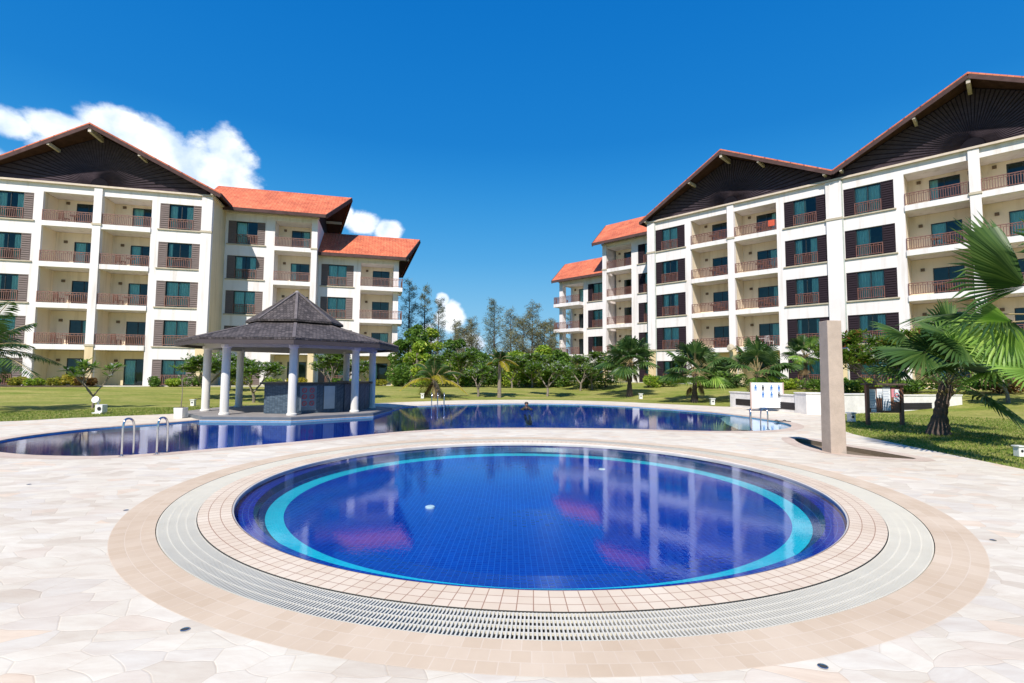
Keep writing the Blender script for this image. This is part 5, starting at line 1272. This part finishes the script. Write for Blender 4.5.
E_ = [(0, 1), (1, 2), (2, 3), (3, 4), (4, 5), (5, 6), (3, 7), (7, 8), (8, 9), (9, 10), (3, 11), (11, 12), (12, 13), (13, 14), (0, 15), (15, 16), (0, 17), (17, 18)]
Rr = [(.13, .10), (.13, .10), (.15, .11), (.10, .08), .055, (.085, .095), (.075, .085), .06, .05, .038, .03, .06, .05, .038, .03, .08, .07, .08, .07]
skin_body('body', V, E_, Rr, MSKIN, sw)
hb = MB(); hb.lathe([(.085, -.02), (.105, .03), (.10, .08), (.07, .12), (.0, .135)], n=14); hb.build('hair', MHAIR, sw, (0, .012, .235), smooth=True)

# ------------------------------------------------------------------ lamps on the right block, balcony furniture
def on_block(B, sg, a, y, z):
    return B.matrix_basis @ Vector((sg * a, y, z))
bpy.context.view_layer.update()
lampm = MB().lathe([(0, 0), (.26, .0), (.30, .06), (.26, .14), (0, .2)], n=20).mesh('floodlight_head', plain('floodlight_beige', (.50, .42, .30), .6))
def floodlight(a, z, label):
    q = on_block(BR, -1, a, -.22, z); t = empty('floodlight', q, label, 'floodlight', None, BR.rotation_euler.z)
    h = link('head', lampm, t, (0, -.35, 0)); h.rotation_euler = (R(75), 0, 0); MB().tube([(0, 0, .05), (0, -.2, .1), (0, -.35, .02)], .03, 6).build('bracket', MFRAME, t)
floodlight(-7.88, 3.05, 'round beige floodlight on the column head above the safety sign palm')
floodlight(-15.6, 3.25, 'beige floodlight on the column directly behind the stone pillar')
def chair_mesh():
    mb = MB()
    for x in (-.21, .21):
        for y in (-.21, .21): mb.box(x - .02, x + .02, y - .02, y + .02, 0, .42 if y < 0 else .86)
    mb.box(-.24, .24, -.24, .24, .421, .46)
    for k in range(4): mb.box(-.19, .19, .20, .225, .50 + k * .09, .555 + k * .09)
    mb.box(-.23, .23, .19, .235, .862, .90); return mb
chb = chair_mesh().mesh('balcony_chair', MCHAIRB); chw = chair_mesh().mesh('balcony_chair', MCHAIRW)
tbm = MB().lathe([(0, .68), (.32, .68), (.32, .72), (0, .72)], n=16).lathe([(.03, .0), (.03, .679)], n=8).lathe([(0, 0), (.18, 0), (.16, .03), (0, .03)], n=12)
tbb = tbm.mesh('balcony_table', MCHAIRB); tbw = tbm.mesh('balcony_table', MCHAIRW)
rows_ = {1: 'second', 2: 'third', 3: 'fourth', 4: 'top'}
rq = random.Random(9)
spots = []
for B, sg, nm in ((BL, 1, 'left block'), (BR, -1, 'right block')):
    bays = [(-6.0, 'right of its first gable column' if nm == 'left block' else 'left of its first gable column'), (-9.9, 'left of its first gable column' if nm == 'left block' else 'right of its first gable column')]
    if nm == 'right block': bays.append((-21.2, 'left of its second gable column'))
    for a, bn in bays:
        for k in (1, 2, 3, 4):
            if rq.random() < .8: spots.append((B, sg, nm, a, bn, k))
for B, sg, nm, a, bn, k in spots:
    white = (nm == 'right block' and k == 1 and a == -9.9)
    gz = ST * k + .005
    cn = 'white' if white else 'brown'
    q = on_block(B, sg, a - .55, .75, gz); c_ = link('balcony_chair', chw if white else chb, None, q, B.rotation_euler.z + R(150)); tag(c_, '%s chair on the %s floor balcony %s, %s' % (cn, rows_[k], bn, nm), 'chair', 'chairs on the balconies')
    q = on_block(B, sg, a + .1, .8, gz); c_ = link('balcony_table', tbw if white else tbb, None, q, 0); tag(c_, 'round %s table on the %s floor balcony %s, %s' % (cn, rows_[k], bn, nm), 'table', 'small tables on the balconies')
# red towel over the top-floor rail of the right block
q = on_block(BR, -1, -11.1, -.03, ST * 4 + .35)
tw_m = MB()
for k in range(8):
    x0, x1 = -.24 + k * .06, -.18 + k * .06; y = .012 * math.sin(k * 1.9); y2 = .012 * math.sin((k + 1) * 1.9)
    tw_m.quad((x0, -.05 + y, 0), (x1, -.05 + y2, 0), (x1, -.045, .50), (x0, -.045, .50)); tw_m.quad((x0, -.045, .50), (x1, -.045, .50), (x1, .045, .50), (x0, .045, .50)); tw_m.quad((x0, .045, .50), (x1, .045, .50), (x1, .05 + y2, .12), (x0, .05 + y, .12))
tw_o = tw_m.build('towel', MTOWEL, None, q, BR.rotation_euler.z, recalc=False); tag(tw_o, 'red towel hung over a top floor balcony rail of the right block', 'towel')

# ------------------------------------------------------------------ blades of grass on the nearer lawns
rn_ = np.random.default_rng(3); gl_ = Leaves(77); pts = []
DOUT = offset_poly(DECK, .03)
while len(pts) < 70000:
    if rn_.random() < .6: x, y = 8.8 + 16 * rn_.random() ** 1.2, 6 + 18 * rn_.random()
    else: x, y = -24 + 12 * rn_.random(), 12 + 16 * rn_.random()
    if not inside((x, y), DOUT) and math.hypot(x, y) < 28: pts.append((x, y, hz(x, y) + .02))
c_ = np.array(pts); gl_.scatter(c_, len(c_), .042, .22, 0, 2.2)
gb = gl_.build('grass_blades', leaf('grass_blade', [(0, (.10, .19, .02)), (.5, (.20, .27, .04)), (.85, (.34, .36, .09)), (1, (.46, .40, .18))], .3, .8)); gb['kind'] = 'stuff'
